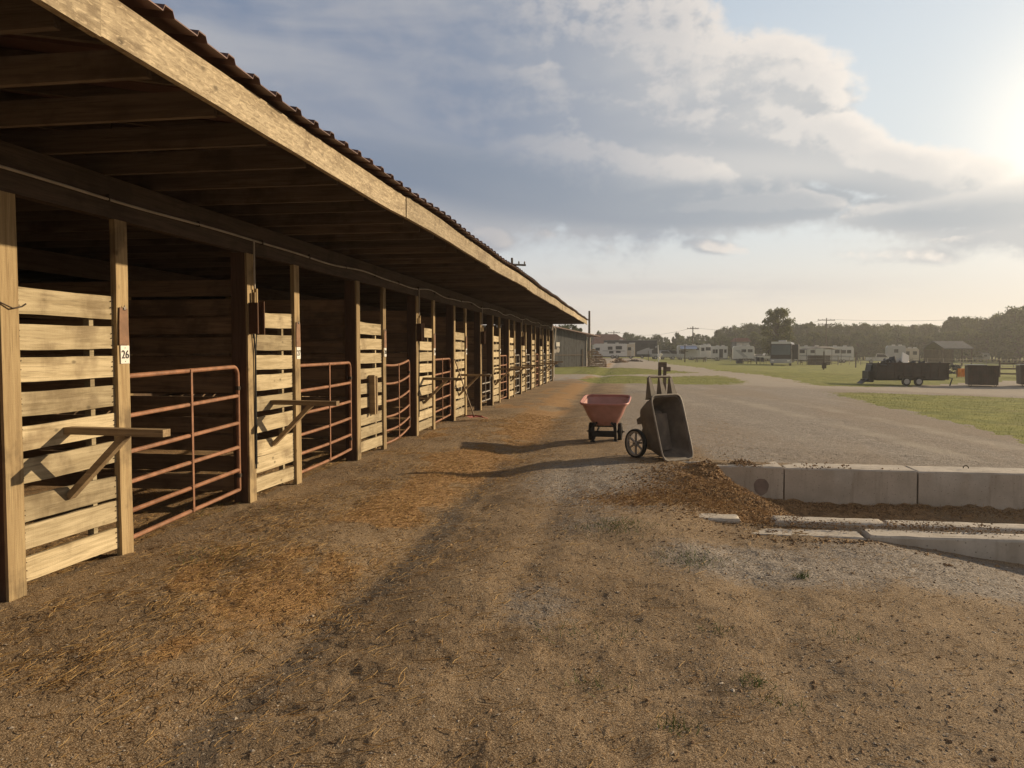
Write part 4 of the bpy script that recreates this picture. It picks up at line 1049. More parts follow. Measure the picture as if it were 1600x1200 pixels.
# picnic tables
def picnic(px, dep, label, first=[None], turn=0):
    if first[0] is None:
        t = root('picnic_table', px, dep, label, 'picnic table', 'picnic tables on the grass', turn)
        mb = MB(); 
        for k in range(5): mb.box(-.92, .92, -.37+k*.15, -.37+k*.15+.14, .72, .76)
        mb.build('tabletop', 'table', t)
        for s_ in (-1, 1):
            mb = MB(); mb.box(-.92, .92, s_*.72-.14, s_*.72+.14, .42, .46); mb.build('bench_seat', 'table', t)
            for e in (-1, 1):
                mb = MB(); mb.beam((e*.6, s_*.25, .72), (e*.6, s_*.62, 0), .05, .09, up=(1, 0, 0)); mb.build('leg', 'table', t)
        for e in (-1, 1): mb = MB(); mb.box(e*.6-.06, e*.6-.02, -.8, .8, .33, .42); mb.build('seat_support', 'table', t)
        first[0] = t
    else:
        t = copy_tree(first[0]); t.location = loc(px, dep); t.rotation_euler = (0, 0, YA+R(turn)); t['label'] = label
    return t
picnic(1094.5, 122, 'picnic table standing alone on grass left of the judging tower')
picnic(1165, 118, 'picnic table with a dark trunk box beside it, left of the motorhome', turn=6)
picnic(1258, 120, 'picnic table on grass just right of the front-facing motorhome', turn=-5)
t = root('storage_box', 1155, 118, 'small dark box beside the middle picnic table', 'box'); mb = MB(); mb.box(-.45, .45, -.3, .3, 0, .5, .03); mb.build('body', 'rvdark', t); mb = MB(); mb.box(-.47, .47, -.32, .32, .505, .56); mb.build('lid', 'rvdark', t)
# camp chairs
for k, (px, lb) in enumerate(((1185, 'dark folding camp chair nearer the middle picnic table'), (1193, 'dark folding camp chair nearer the motorhome'))):
    t = root('camp_chair', px, 114, lb, 'chair', 'camp chairs beside the motorhome', 20*k)
    mb = MB(); mb.box(-.3, .3, -.25, .25, .42, .46); mb.build('seat', 'rvdark', t); mb = MB(); mb.beam((0, .25, .45), (0, .42, 1.05), .6, .03, up=(0, 1, 0)); mb.build('backrest', 'rvdark', t)
    for sx in (-1, 1):
        for sy in (-1, 1): mb = MB(); mb.tube([(sx*.28, sy*.24, 0), (-sx*.0+sx*.28, sy*.24, .43)], .02, 6); mb.build('leg', 'black', t)
# shade canopy
dep = 118; t = root('shade_canopy', 1280, dep, 'sagging tan shade canopy on thin poles right of the motorhome', 'canopy')
hl = pxm(1252, 1308, dep)/2
mb = MB(); n = 10; v = []
for k in range(n+1):
    for j in range(5):
        a = -1+2*k/n; b = -1+2*j/4; v.append((a*hl, b*1.8, 2.35+.55*(1-a*a)*(1-b*b*.6)+.06*math.sin(k*2.1)))
f = []
for k in range(n):
    for j in range(4): i0 = k*5+j; f.append((i0, i0+5, i0+6, i0+1))
v += [(x_, y_, z_-.03) for x_, y_, z_ in v]; m0 = (n+1)*5; f += [tuple(i+m0 for i in q[::-1]) for q in f]
mb._add(v, f); mb.build('cover', 'canopy', t, True)
for a in (-1, 0, 1):
    for b in (-1, 1): mb = MB(); mb.tube([(a*hl*.95, b*1.7, 0), (a*hl*.95, b*1.7, 2.4)], .035, 6); mb.build('pole', 'pole', t)
t = root('hay_stack', 1279, 119.5, 'dark covered stack under the shade canopy', 'hay stack'); mb = MB()
for k in range(3):
    for j in range(3): mb.box(-1.6+k*1.1, -.55+k*1.1, -.5, .5, j*.5, j*.5+.48, .05)
mb.build('covered_bales', 'pole', t)
# pipe corral panels
def panel_fence(pa, pb, da, db, label, h, rails, sp, m, cat='fence', name='fence', pr=.05, rr=.03, pm=None, board=False):
    a, b = loc(pa, da), loc(pb, db); d = b-a; L = math.hypot(d.x, d.y); t = empty(name, a, math.atan2(d.y, d.x), label, cat)
    n = max(1, int(L/sp)); zs = [hz(a.x+d.x*k/n, a.y+d.y*k/n)-a.z for k in range(n+1)]
    for k in range(n+1):
        mb = MB()
        if board: mb.box(k*L/n-pr, k*L/n+pr, -pr, pr, zs[k]-.2, zs[k]+h+.08)
        else: mb.tube([(k*L/n, 0, zs[k]-.2), (k*L/n, 0, zs[k]+h+.05)], pr, 6)
        mb.build('fence_post', pm or m, t)
    for z in rails:
        mb = MB()
        for k in range(n):
            if board: mb.beam((k*L/n+.002, -pr-.02, zs[k]+z), ((k+1)*L/n-.002, -pr-.02, zs[k+1]+z), .03, .14)
            else: mb.tube([(k*L/n, 0, zs[k]+z), ((k+1)*L/n, 0, zs[k+1]+z)], rr, 5)
        mb.build('rail', m, t)
panel_fence(1289, 1309, 116, 117, 'pipe corral panel right of the shade canopy', 1.5, (.3, .6, .9, 1.2, 1.5), 1.9, 'gategrey', name='corral_panel')
panel_fence(1182, 1206, 118, 117, 'low pipe rail panel left of the front-facing motorhome', 1.3, (.5, .9, 1.3), 1.2, 'gategrey', name='corral_panel')
panel_fence(1246, 1286, 124, 123, 'pipe corral panel behind the right picnic table', 1.3, (.4, .7, 1.0, 1.3), 2.0, 'gategrey', name='corral_panel')
panel_fence(1310, 1500, 128, 100, 'long pale post and wire fence behind the black dump trailer', 1.25, (.35, .75, 1.2), 3.0, 'palefence', rr=.02, pm='palefence')
panel_fence(1500, 1720, 100, 92, 'pale post and rail fence in the sun glare at right', 1.3, (.4, .8, 1.2), 2.6, 'palefence', rr=.045, pm='palefence')
panel_fence(1030, 1180, 141, 136, 'low white rail fence in front of the parked caravans', .7, (.35, .65), 4, 'dirtywhite', rr=.03)
panel_fence(1562, 1700, 68, 64, 'brown three-board fence behind the dark dumpsters', 1.35, (.3, .75, 1.2), 2.4, 'fence', board=True, pr=.07)
# open shelter
dep = 118; t = root('open_shelter', 1480, dep, 'open shelter with low grey gable roof and dark shade beneath', 'shelter')
hl = pxm(1456, 1502, dep)/2
mb = MB(); mb.prism([(-3, 2.6), (0, 3.7), (3, 2.6), (3, 2.72), (0, 3.84), (-3, 2.72)], -hl, hl, 'x'); mb.build('roof', 'shedwall', t)
for a in (-1, -.33, .33, 1):
    for b in (-1, 1): mb = MB(); mb.box(a*hl*.95-.08, a*hl*.95+.08, b*2.6-.08, b*2.6+.08, -.2, 2.72); mb.build('post', 'pole', t)
mb = MB(); 
for k in range(12): mb.box(-hl*.95+k*hl*.158, -hl*.95+k*hl*.158+hl*.15, 2.5, 2.54, .2, 2.5)
mb.build('rear_wall', 'pole', t)
# judging tower
dep = 160; t = root('judging_tower', 1157, dep, 'two-storey judging tower with red-brown roof and pale window band', 'tower')
hl = 1.35
mb = MB(); mb.box(-hl, hl, -1.3, 1.3, 0, 2.4); mb.build('lower_wall', 'rvdark', t)
mb = MB(); mb.box(-hl-.15, hl+.15, -1.45, 1.45, 2.4, 3.9); up = mb.build('upper_wall', 'shedwall', t)
mb = MB(); mb.box(-hl+.05, -.06, -1.48, -1.455, 2.75, 3.7); mb.box(.06, hl-.05, -1.48, -1.455, 2.75, 3.7); mb.build('window_band', 'rvsilver', up)
mb = MB(); mb._add([(-hl-.4, -1.8, 3.9), (hl+.4, -1.8, 3.9), (hl+.4, 1.8, 3.9), (-hl-.4, 1.8, 3.9), (-hl+.2, -.9, 4.7), (hl-.2, -.9, 4.7), (hl-.2, .9, 4.7), (-hl+.2, .9, 4.7)], [(3, 2, 1, 0), (4, 5, 6, 7), (0, 1, 5, 4), (1, 2, 6, 5), (2, 3, 7, 6), (3, 0, 4, 7)]); mb.build('roof', 'redroof', t)
# posts & pole things
def simple_pole(px, dep, h, label, m='pole', r=.09, name='post', cat='post', extras=None):
    t = root(name, px, dep, label, cat); mb = MB(); mb.tube([(0, 0, -.3), (0, 0, h)], [r, r*.85], 8); mb.build('shaft', m, t, True); return t
t = simple_pole(1070, 116, 2.7, 'thin dark post with a small crossbar left of the lone picnic table'); mb = MB(); mb.box(-.5, .5, -.03, .03, 1.6, 1.68); mb.build('crossbar', 'pole', t)
t = simple_pole(1287, 84, 2.0, 'dark utility post with a box near its foot in the field'); mb = MB(); mb.box(-.22, .22, -.18, -.06, .15, .75); mb.build('meter_box', 'rust', t)
t = simple_pole(1337, 100, 1.9, 'short dark post at the end of the corral'); mb = MB(); mb.box(-.1, .1, -.1, .1, 1.9, 1.96); mb.build('cap', 'pole', t)
t = simple_pole(1013, 118, 1.5, 'short thin stake in front of the dark motorhome', r=.05); mb = MB(); mb.box(-.07, .07, -.07, .07, 1.5, 1.55); mb.build('cap', 'pole', t)
dep = 112; t = root('white_pole', 1029, dep, 'white pole with white plastic wrapped about its foot', 'pole')
mb = MB(); mb.tube([(0, 0, 0), (-.05, 0, 1.3), (-.1, 0, 2.5)], [.07, .07, .05], 8); mb.build('shaft', 'white', t, True)
mb = MB()
rr = random.Random(4)
for k in range(14): a = Vector((rr.uniform(-.1, .5), rr.uniform(-.2, .2), rr.uniform(.2, 1.1))); mb.tube([a, a+Vector((rr.uniform(-.15, .15), 0, .16)), a+Vector((rr.uniform(-.25, .25), 0, .3))], [.05, .13, .03], 7)
mb.build('plastic_wrap', 'white', t, True)
# double wooden post behind the tipped cart
t = root('hitching_post', 1035, 30, 'weathered double hitching post with a short cross board behind the tipped cart', 'hitching post')
for x_ in (-.105, .095): mb = MB(); mb.box(x_-.055, x_+.055, -.06, .06, -.2, 1.12+.02*x_, .01); mb.build('upright', 'fence', t)
mb = MB(); mb.box(-.17, .15, -.1, -.065, .97, 1.16); mb.build('cap_board', 'fence', t)
mb = MB(); mb.box(.12, .30, -.1, .06, .80, .97); mb.build('side_board', 'fence', t)
mb = MB(); mb.box(-.9, .12, -.115, -.08, .86, .93); 
# utility poles and wires
def upole(px, dep, topy, label, arms=1, armw=1.2, r=.15):
    z0 = CAMH+(547-topy)*dep/F; p = loc(px, dep); t = empty('utility_pole', p, YA+R(20), label, 'utility pole', 'utility poles'); H = z0-p.z
    mb = MB(); mb.tube([(0, 0, -.5), (0, 0, H)], [r, r*.65], 10); mb.build('shaft', 'pole', t, True)
    for k in range(arms):
        mb = MB(); z = H-.5-k*.9; mb.box(-armw, armw, -.06, .06, z-.07, z+.07); a = mb.build('crossarm', 'pole', t)
        for x_ in (-armw*.92, -armw*.45, armw*.5, armw*.92): mb = MB(); mb.tube([(x_, 0, z+.07), (x_, 0, z+.16), (x_, 0, z+.28)], [.04, .07, .04], 8); mb.build('insulator', 'rimplastic', a, True)
    if arms: mb = MB(); mb.tube([(.25, -.15, H-2.2), (.25, -.15, H-1.4)], .2, 10); mb.build('transformer', 'wheelgrey', t, True)
    return Vector((p.x, p.y, z0-.25))
u1 = upole(800, 58, 404, 'utility pole rising above the barn roof edge', 1, 1.1, .13)
u2 = upole(920.5, 84, 486, 'plain bare pole behind the barn end and grey shed', 0, r=.16)
u3 = upole(1082, 165, 510, 'utility pole with a transformer left of the judging tower', 1, 1.4)
u4 = upole(1290, 172, 497, 'double-crossarm utility pole behind the shade canopy', 2, 2.4)
u5 = upole(959, 190, 517, 'small distant utility pole above the red-brown roof', 1, 1.6)
u6 = upole(1720, 150, 480, 'utility pole outside the frame at far right', 1, 1.4)
def wirebt(a, b, sag, label, r=.02):
    mb = MB(); pts = [a.lerp(b, k/16)+Vector((0, 0, -sag*4*(k/16)*(1-k/16))) for k in range(17)]; c = a.copy(); mb.tube([q-c for q in pts], r, 5); o = mb.build('power_line', 'wire'); o.location = c; tag(o, label, 'power line', 'overhead power lines')
wirebt(u5, u3, 1.2, 'overhead line from the small distant pole to the transformer pole')
wirebt(u3, u4, 1.5, 'overhead line from the transformer pole to the double-crossarm pole')
wirebt(u4, u6, 1.2, 'overhead line running right from the double-crossarm pole')
wirebt(u4+Vector((0, 0, -3.6)), loc(1470, 118)+Vector((0, 0, 3.75)), .9, 'low service wire sagging from the double-crossarm pole to the open shelter')

# shed with firewood
A = loc(866, 72); Bq = loc(915, 76)
t = empty('grey_shed', A, math.atan2(Bq.y-A.y, Bq.x-A.x), 'grey weathered vertical-board shed beyond the barn end with a sloping roof', 'shed')
L = (Vector((Bq.x, Bq.y))-Vector((A.x, A.y))).length
mb = MB(); x_ = -3.0
while x_ < L-.02:
    wd_ = .19; x1_ = min(L, x_+wd_); zt = 3.55-.13*(x_+3)*.55+.3
    mb._add([(x_, -.03, -.2), (x1_, -.03, -.2), (x1_, -.03, zt-.06), (x_, -.03, zt), (x_, 4, -.2), (x1_, 4, -.2), (x1_, 4, zt-.06), (x_, 4, zt)], [(0, 1, 2, 3), (5, 4, 7, 6), (1, 5, 6, 2), (4, 0, 3, 7), (3, 2, 6, 7)]); 
    mb.box(x1_-.012, x1_+.022, -.055, -.032, -.2, zt-.12); x_ += wd_
mb.build('wall', 'shedwall', t)
mb = MB(); mb._add([(-3.3, -.7, 4.08), (L+1.6, -.7, 3.02), (L+1.6, 4.5, 3.02), (-3.3, 4.5, 4.08), (-3.3, -.7, 3.98), (L+1.6, -.7, 2.92), (L+1.6, 4.5, 2.92), (-3.3, 4.5, 3.98)], [(0, 1, 2, 3), (7, 6, 5, 4), (0, 4, 5, 1), (1, 5, 6, 2), (2, 6, 7, 3), (3, 7, 4, 0)]); mb.build('roof', 'shedroof', t)
mb = MB(); mb.box(.18, .72, -.10, -.06, 1.95, 2.35); mb.build('sign_board', 'dirtywhite', t)
mb = MB(); mb.disc((.45, -.09, 1.62), .26, .05, 'y', 20); mb.disc((.02, -.09, 1.5), .2, .05, 'y', 18); mb.build('round_dish', 'rimplastic', t)
mb = MB(); mb.box(-.2, L-.5, -.12, -.06, 1.10, 1.17); mb.box(L-.75, L-.67, -.14, -.06, 0, 1.7); mb.build('rail', 'pole', t)
mb = MB(); mb.box(L-.02, L+.08, -.10, -.04, -.2, 2.6); mb.box(L+1.35, L+1.47, .4, .52, -.2, 3.0); mb.build('corner_post', 'rimplastic', t)
wpil = empty('firewood_stack', loc(917.5, 73.5), YA, 'stack of split firewood under the shed lean-to', 'firewood')
mb = MB(); rr = random.Random(5)
for k in range(15):
    for j in range(12):
        if j > 10-max(0, k-6)*.8+rr.uniform(-.6, .6): continue
        r_ = rr.uniform(.05, .085); mb.T = Matrix.Translation((.1+k*.118+rr.uniform(-.02, .02), 0, .09+j*.155+rr.uniform(-.02, .02))) @ Matrix.Rotation(rr.uniform(0, 3), 4, 'Y'); mb.prism([(r_*math.cos(q*2*PI/5)*rr.uniform(.8, 1.1), r_*math.sin(q*2*PI/5)) for q in range(5)], -.25+rr.uniform(-.05, .03), .3, 'y')
mb.T = None; mb.build('logs', 'logs', wpil)
mb = MB(); mb.box(-.05, 1.9, -.1, .2, -.1, .03); mb.build('pallet', 'pole', wpil)
# red-roofed building
dep = 175; t = root('red_roof_building', 957, dep, 'low building with a red-brown hipped roof behind the horse trailers', 'building')
hl = pxm(923, 983, dep)/2
mb = MB(); mb.box(-hl+.5, hl-.5, 0, 7, 0, 2.9); mb.build('wall', 'rvtan', t)
mb = MB(); mb._add([(-hl, -.5, 2.9), (hl, -.5, 2.9), (hl, 7.5, 2.9), (-hl, 7.5, 2.9), (-hl+.8, 3.5, 5.3), (hl-3, 3.5, 5.3)], [(3, 2, 1, 0), (0, 1, 5, 4), (1, 2, 5), (2, 3, 4, 5), (3, 0, 4)]); mb.build('roof', 'redroof', t)
for k in (-2.2, 0, 2.2): win(t, k, k+.8, 1.1, 2.0, -.03)
# low brush pile and logs near trailers
def brush(px, dep, w, h, label, m='pole', seed=1, name='brush_pile'):
    rr = random.Random(seed); mb = MB()
    for k in range(110):
        a = Vector((rr.gauss(0, w*.3), rr.gauss(0, .25), 0)); z = h*math.exp(-(a.x/(w*.5))**2)*rr.random()
        d = Vector((rr.uniform(-1, 1), rr.uniform(-.5, .5), rr.uniform(-.2, .6))).normalized()*rr.uniform(.2, .5)
        a.z = z; mb.tube([a-d*.5, a+d*.5], [.07, .03], 5)
    o = mb.build(name, m); o.location = loc(px, dep); tag(o, label, 'brush pile')
brush(967, 100, 1.4, .6, 'low brown heap of brush in front of the white horse trailer', 'logs', 1)
brush(990, 108, 1.5, .25, 'long scatter of sticks and boards on the dirt before the dark motorhome', 'pole', 2)
brush(933, 98, .5, .3, 'small pale heap at the foot of the firewood stack', 'rimplastic', 3)

# ------------------------------------------------------------------ dump trailer and dumpsters
def find_dep(px, py):
    p = at(px, py); return (Vector((p.x, p.y, 0))).dot(Vector((-math.sin(YAW), math.cos(YAW), 0)))
dep = find_dep(1430, 603)+1.1; t = root('dump_trailer', 800+629*(dep-1.1)/dep, dep, 'black tandem-axle dump trailer heaped with junk beside the gravel track', 'trailer', turn=-2)
L = pxm(1373, 1484, dep-1.1); k_ = L/5.3; hl = L/2
def K(v): return v*k_
mb = MB(); mb.prism([(-hl, K(.62)), (hl, K(.45)), (hl, K(1.72)), (-hl+K(.05), K(1.66))], -K(1.0), -K(.94), 'y'); mb.prism([(-hl, K(.62)), (hl, K(.45)), (hl, K(1.72)), (-hl+K(.05), K(1.66))], K(.94), K(1.0), 'y')
mb.box(-hl, -hl+.05, -K(.94), K(.94), K(.62), K(1.66)); mb.box(hl-.05, hl, -K(.94), K(.94), K(.45), K(1.72)); mb.box(-hl, hl, -K(.93), K(.93), K(.55), K(.64)); bd = mb.build('body', 'dumptrailer', t)
mb = MB(); mb.box(-hl, hl, -K(1.05), -K(1.0), K(1.62), K(1.72)); mb.box(-hl, hl-.02, -K(1.05), -K(1.0), K(.96), K(1.02))
for q in range(9): mb.box(-hl+L*q/8.2, -hl+L*q/8.2+.06, -K(1.04), -K(1.001), K(.62), K(1.62))
mb.build('side_ribs', 'dumpster', bd)
mb = MB(); mb.box(-hl+.05, hl-.05, -K(.55), -K(.42), K(.38), K(.52)); mb.box(-hl+.05, hl-.05, K(.42), K(.55), K(.38), K(.52)); mb.build('chassis', 'black', t)
mb = MB(); mb.prism([(-K(1.15), K(.62)), (-K(1.0), K(.80)), (K(.80), K(.80)), (K(.95), K(.62)), (K(.88), K(.62)), (K(.75), K(.74)), (-K(.95), K(.74)), (-K(1.08), K(.62))], -K(1.2), -K(.9), 'y'); mb.build('mudguard', 'dumptrailer', t)
for xx in (-K(.52), K(.38)):
    mb = MB(); mb.wheel((xx, -K(1.06), K(.32)), K(.32), .22, 'y', 20); ty = mb.build('wheel', 'tyre', t, True); mb = MB(); mb.disc((xx, -K(1.1), K(.32)), K(.2), .16, 'y', 16); mb.build('rim', 'wheelgrey', ty)
mb = MB(); mb.beam((-hl, -.5, K(.45)), (-hl-K(.75), 0, K(.42)), .1, .1); mb.beam((-hl, .5, K(.45)), (-hl-K(.75), 0, K(.42)), .1, .1); mb.box(-hl-K(.45), -hl-.02, -K(.6), K(.6), K(.25), K(1.1), .05); mb.prism([(-hl-K(.9), K(.12)), (-hl-K(.2), K(.5)), (-hl-K(.1), K(1.6)), (-hl-K(.2), K(1.55)), (-hl-K(.35), K(.6))], -K(.5), K(.5), 'y'); mb.build('drawbar', 'black', t)
mb = MB(); mb.tube([(hl, -K(.9), K(.6)), (hl+K(.3), -K(.9), K(.55)), (hl+K(.12), -K(.9), 0)], .05, 6); mb.build('jack_stand', 'black', t)
jk = empty('junk_load', t.location+Vector((0, 0, K(1.6))), YA, 'heap of broken junk with a tilted white panel piled on the black dump trailer', 'junk'); rr = random.Random(9)
mb = MB()
for k in range(60):
    a = Vector((rr.uniform(-hl*.85, hl*.9), rr.uniform(-.7, .7), 0)); a.z = -.2+.45*rr.random()*math.exp(-((a.x+hl*.35)/(hl*.5))**2)
    mb.T = Matrix.Translation(a) @ Euler((rr.uniform(0, 3), rr.uniform(0, 3), rr.uniform(0, 3))).to_matrix().to_4x4(); s_ = rr.uniform(.15, .45); mb.box(-s_, s_, -s_*.5, s_*.5, -s_*.15, s_*.15)
mb.T = None; mb.build('dark_scrap', 'rvdark', jk)
mb = MB(); mb.T = Matrix.Translation((-K(.35), -.4, K(.42))) @ Euler((R(65), R(25), R(10))).to_matrix().to_4x4(); mb.box(-.28, .28, -.42, .42, -.03, .03); mb.T = Matrix.Translation((-K(.9), -.2, K(.28))) @ Euler((R(75), R(-10), 0)).to_matrix().to_4x4(); mb.box(-.6, .5, -.15, .15, -.03, .03); mb.T = None; mb.build('white_panel', 'rvwhite', jk)
def dumpster(px0, px1, label, y=604, H=1.75):
    dep = find_dep((px0+px1)/2, y)+.9; t = root('dumpster', 800+((px0+px1)/2-800)*(dep-.9)/dep, dep, label, 'dumpster', 'dark steel dumpsters by the fence', turn=-24); hl = pxm(px0, px1, dep-.9)/2*.97; H = pxm(0, 32, dep)
    mb = MB()
    mb.prism([(-hl*.94, .12), (hl*.94, .12), (hl, H), (-hl, H), ], -.9, -.84, 'y'); mb.prism([(-hl*.94, .12), (hl*.94, .12), (hl, H), (-hl, H)], .84, .9, 'y'); mb.box(-hl*.93, hl*.93, -.84, .84, .12, .18)
    mb.prism([(-hl*.94, .12), (-hl*.94+.05, .12), (-hl+.05, H), (-hl, H)], -.84, .84, 'y'); mb.prism([(hl*.94-.05, .12), (hl*.94, .12), (hl, H), (hl-.05, H)], -.84, .84, 'y'); b = mb.build('body', 'dumpster', t)
    mb = MB()
    for q in range(7): x_ = -hl*.9+q*hl*.3; mb.box(x_-.05, x_+.05, -.96, -.902, .16, H-.08)
    mb.box(-hl-.04, hl+.04, -.98, -.9, H-.08, H+.04); mb.box(-hl*.95, hl*.95, -.97, -.9, .12, .2); mb.build('ribs', 'dumpster', b)
    mb = MB(); mb.box(-hl-.05, hl*.2, -.95, .95, H+.045, H+.08); mb.build('lid', 'rvdark', t)
    for s_ in (-1, 1): mb = MB(); mb.wheel((s_*hl*.8, -.7, .1), .1, .06, 'y', 12); mb.build('wheel', 'tyre', t)
dumpster(1524, 1568, 'dark rusty steel dumpster beside the dump trailer')
dumpster(1608, 1662, 'dark steel dumpster cut off by the right edge of the photo')
dep = find_dep(1503, 590)
t = root('orange_barrier', 1503, dep, 'orange plastic barrier netting between the dump trailer and the dumpster', 'barrier'); s_ = dep/F
mb = MB(); v = []
for k in range(7):
    for j in range(5): v.append(((-1+k/3)*7*s_*(1+.1*math.sin(j)), .12*math.sin(k*1.7+j*.6), (1+j*13/4)*s_))
f = [(k*5+j, k*5+5+j, k*5+6+j, k*5+1+j) for k in range(6) for j in range(4)]; n0 = len(v); v += [(a, b+.03, c) for a, b, c in v]; f += [tuple(i+n0 for i in q[::-1]) for q in f]
mb._add(v, f); mb.build('netting', 'orange', t)
for a in (-1, 1): mb = MB(); mb.tube([(a*7*s_, .05, 0), (a*7*s_, .05, 15*s_)], .04, 6); mb.build('stake', 'pole', t)
# timber heap right of trailer
brush(1490, find_dep(1490, 585)*1.02, 2.2, .9, 'tangled dark scrap heap behind the right end of the dump trailer', 'rvdark', 6, 'scrap_heap')

# ------------------------------------------------------------------ trees
def make_tree(H, Wd, nleaf, leaf, kind, seed, lm, trunk_h=.25, nl=9):
    """returns (trunk mesh builder, crown arrays)"""
    rr = random.Random(seed); r = np.random.RandomState(seed)
    tb = MB(); tb.tube([(0, 0, -.5), (.05*H*.1, 0, H*.3), (0, .03*H*.2, H*.8)], [H*.028, H*.02, H*.006], 8)
    cl = []
    for k in range(nl):
        a = rr.uniform(0, 2*PI); z = H*rr.uniform(trunk_h+.08, .92)
        if kind == 'pine': rad = Wd/2*(1-(z/H-trunk_h)/(1.02-trunk_h))*rr.uniform(.5, 1)
        else: t = (z/H-trunk_h)/(1-trunk_h); rad = Wd/2*math.sqrt(max(.05, 1-(2*t-.85)**2/1.4))*rr.uniform(.35, .85)
        c = Vector((math.cos(a)*rad, math.sin(a)*rad, z)); cl.append((c, rr.uniform(.55, 1.0)))
        tb.tube([(0, 0, z*.6), tuple(c*.5+Vector((0, 0, z*.42))), tuple(c)], [H*.012, H*.007, H*.003], 5)
    cl.append((Vector((0, 0, H*.93)), .6))
    P = []; Fv = []; var = []
    per = nleaf//len(cl)
    for c, s_ in cl:
        R0 = Wd*(.135 if kind != 'pine' else .12)*s_*1.15
        q = r.randn(per, 3); q /= np.linalg.norm(q, axis=1)[:, None]; q *= (r.rand(per)**.45)[:, None]*np.array([R0*1.15, R0*1.15, R0*.85])
        q *= (1+.35*np.sin(q[:, :1]*7/R0)*np.sin(q[:, 2:]*6/R0+1))
        P.append(q+np.array(c)); base = rr.uniform(.15, .75)
        var.append(np.clip(base+.25*r.randn(per), 0, 1))
    P = np.concatenate(P); var = np.concatenate(var); P[:, 2] = np.minimum(P[:, 2], H); n = len(P)
    a = r.randn(n, 3); a /= np.linalg.norm(a, axis=1)[:, None]; b = np.cross(a, r.randn(n, 3)); b /= np.linalg.norm(b, axis=1)[:, None]
    sz = leaf*(.6+.8*r.rand(n))[:, None]
    V4 = np.stack([P-a*sz, P-b*sz*.6, P+a*sz, P+b*sz*.6], 1).reshape(-1, 3); Fc = np.arange(n*4).reshape(n, 4)
    return tb, V4, Fc, var
def tree_proto(name, label, **k):
    lm = k['lm']; tb, V4, Fc, var = make_tree(**k)
    t = empty(name, Vector((0, 0, -100)), 0, label, 'tree', k.get('group'))
    tb.build('trunk', 'bark', t, True)
    c = fast_mesh('crown', V4, Fc, [lm], None, False, dict(var=var)); c.parent = t
    return t
protos = []
for s_, (kind, W_, nl, lm) in enumerate([('oak', 7.0, 26, 'leafdark'), ('oak', 8.0, 30, 'leafmid'), ('pine', 5.5, 24, 'leafdark'), ('oak', 6.0, 22, 'leafmid'), ('pine', 6.5, 26, 'leafmid'), ('oak', 9, 34, 'leafdark')]):
    protos.append(tree_proto('woodland_tree', 'x', H=10, Wd=W_, nleaf=3600, leaf=.25, kind=kind, seed=20+s_, lm=lm, trunk_h=.08, nl=int(nl*1.9)))
used = [False]*6
def put_tree(px, dep, topy, label, group, kind=None, wmul=1.0, below=0):
    p = loc(px, dep); p.z = min(p.z, 0)-below; H = CAMH+(547-topy)*dep/F-p.z
    k = random.randrange(6) if kind is None else kind
    t = protos[k] if not used[k] else copy_tree(protos[k]); used[k] = True
    s_ = H/10; t.location = p; t.rotation_euler = (0, 0, random.uniform(0, 6.28)); t.scale = (s_*wmul, s_*wmul, s_)
    t['label'] = label; t['group'] = group; return t
sky = [(900, 524), (925, 522), (937, 517), (950, 522), (965, 524), (980, 519), (991, 521), (1002, 524), (1012, 526), (1022, 523), (1038, 526), (1048, 527), (1058, 519), (1070, 528), (1080, 525), (1093, 520), (1105, 525), (1126, 512), (1144, 509), (1160, 509), (1174, 503), (1185, 506), (1200, 507), (1247, 506), (1266, 503), (1281, 505), (1295, 508), (1309, 505), (1318, 509), (1330, 508), (1350, 501), (1360, 507), (1384, 503), (1396, 507), (1420, 506), (1444, 504), (1470, 507), (1484, 493), (1500, 496), (1520, 494), (1540, 495), (1558, 490), (1580, 483), (1598, 477), (1625, 470), (1660, 462)]
sx_ = [a for a, b in sky]; sy_ = [b for a, b in sky]
px = 890
while px < 1690:
    ty = float(np.interp(px, sx_, sy_)); dep = float(np.interp(px, [890, 1100, 1450, 1690], [245, 235, 215, 165]))*random.uniform(.95, 1.05)
    put_tree(px, dep, ty+random.choice([-2, 0, 1, 3, 5])*random.uniform(.5, 1), 'tree in the dark skyline row of the far woodland', 'trees of the woodland skyline', wmul=random.uniform(.48, .85)); px += random.uniform(4.2, 7)
px = 900
while px < 1690:
    ty = float(np.interp(px, sx_, sy_)); dep = float(np.interp(px, [890, 1100, 1450, 1690], [205, 198, 180, 145]))*random.uniform(.96, 1.04)
    mid = ty+(552-ty)*random.uniform(.28, .5)
    put_tree(px, dep, mid, 'lower tree standing at the front edge of the far woodland', 'lower trees along the woodland edge', wmul=random.uniform(.9, 1.4)); px += random.uniform(7, 10)
for px, ty in ((878, 508), (888, 505), (897, 507), (906, 511)): put_tree(px, 120, ty, 'tree showing between the barn eave and the grey shed roof', 'trees behind the grey shed', wmul=1.0)
# the one large tree behind the motorhome
big = tree_proto('large_tree', 'tall broad leafy tree rising above the woodland behind the motorhome', H=10.5, Wd=7.4, nleaf=9000, leaf=.20, kind='oak', seed=77, lm='leafoak', trunk_h=.1, nl=46)
big.location = loc(1214, 138); zt = CAMH+(547-481)*138/F-big.location.z; big.scale = (zt/10.5*.92, zt/10.5*.92, zt/10.5)

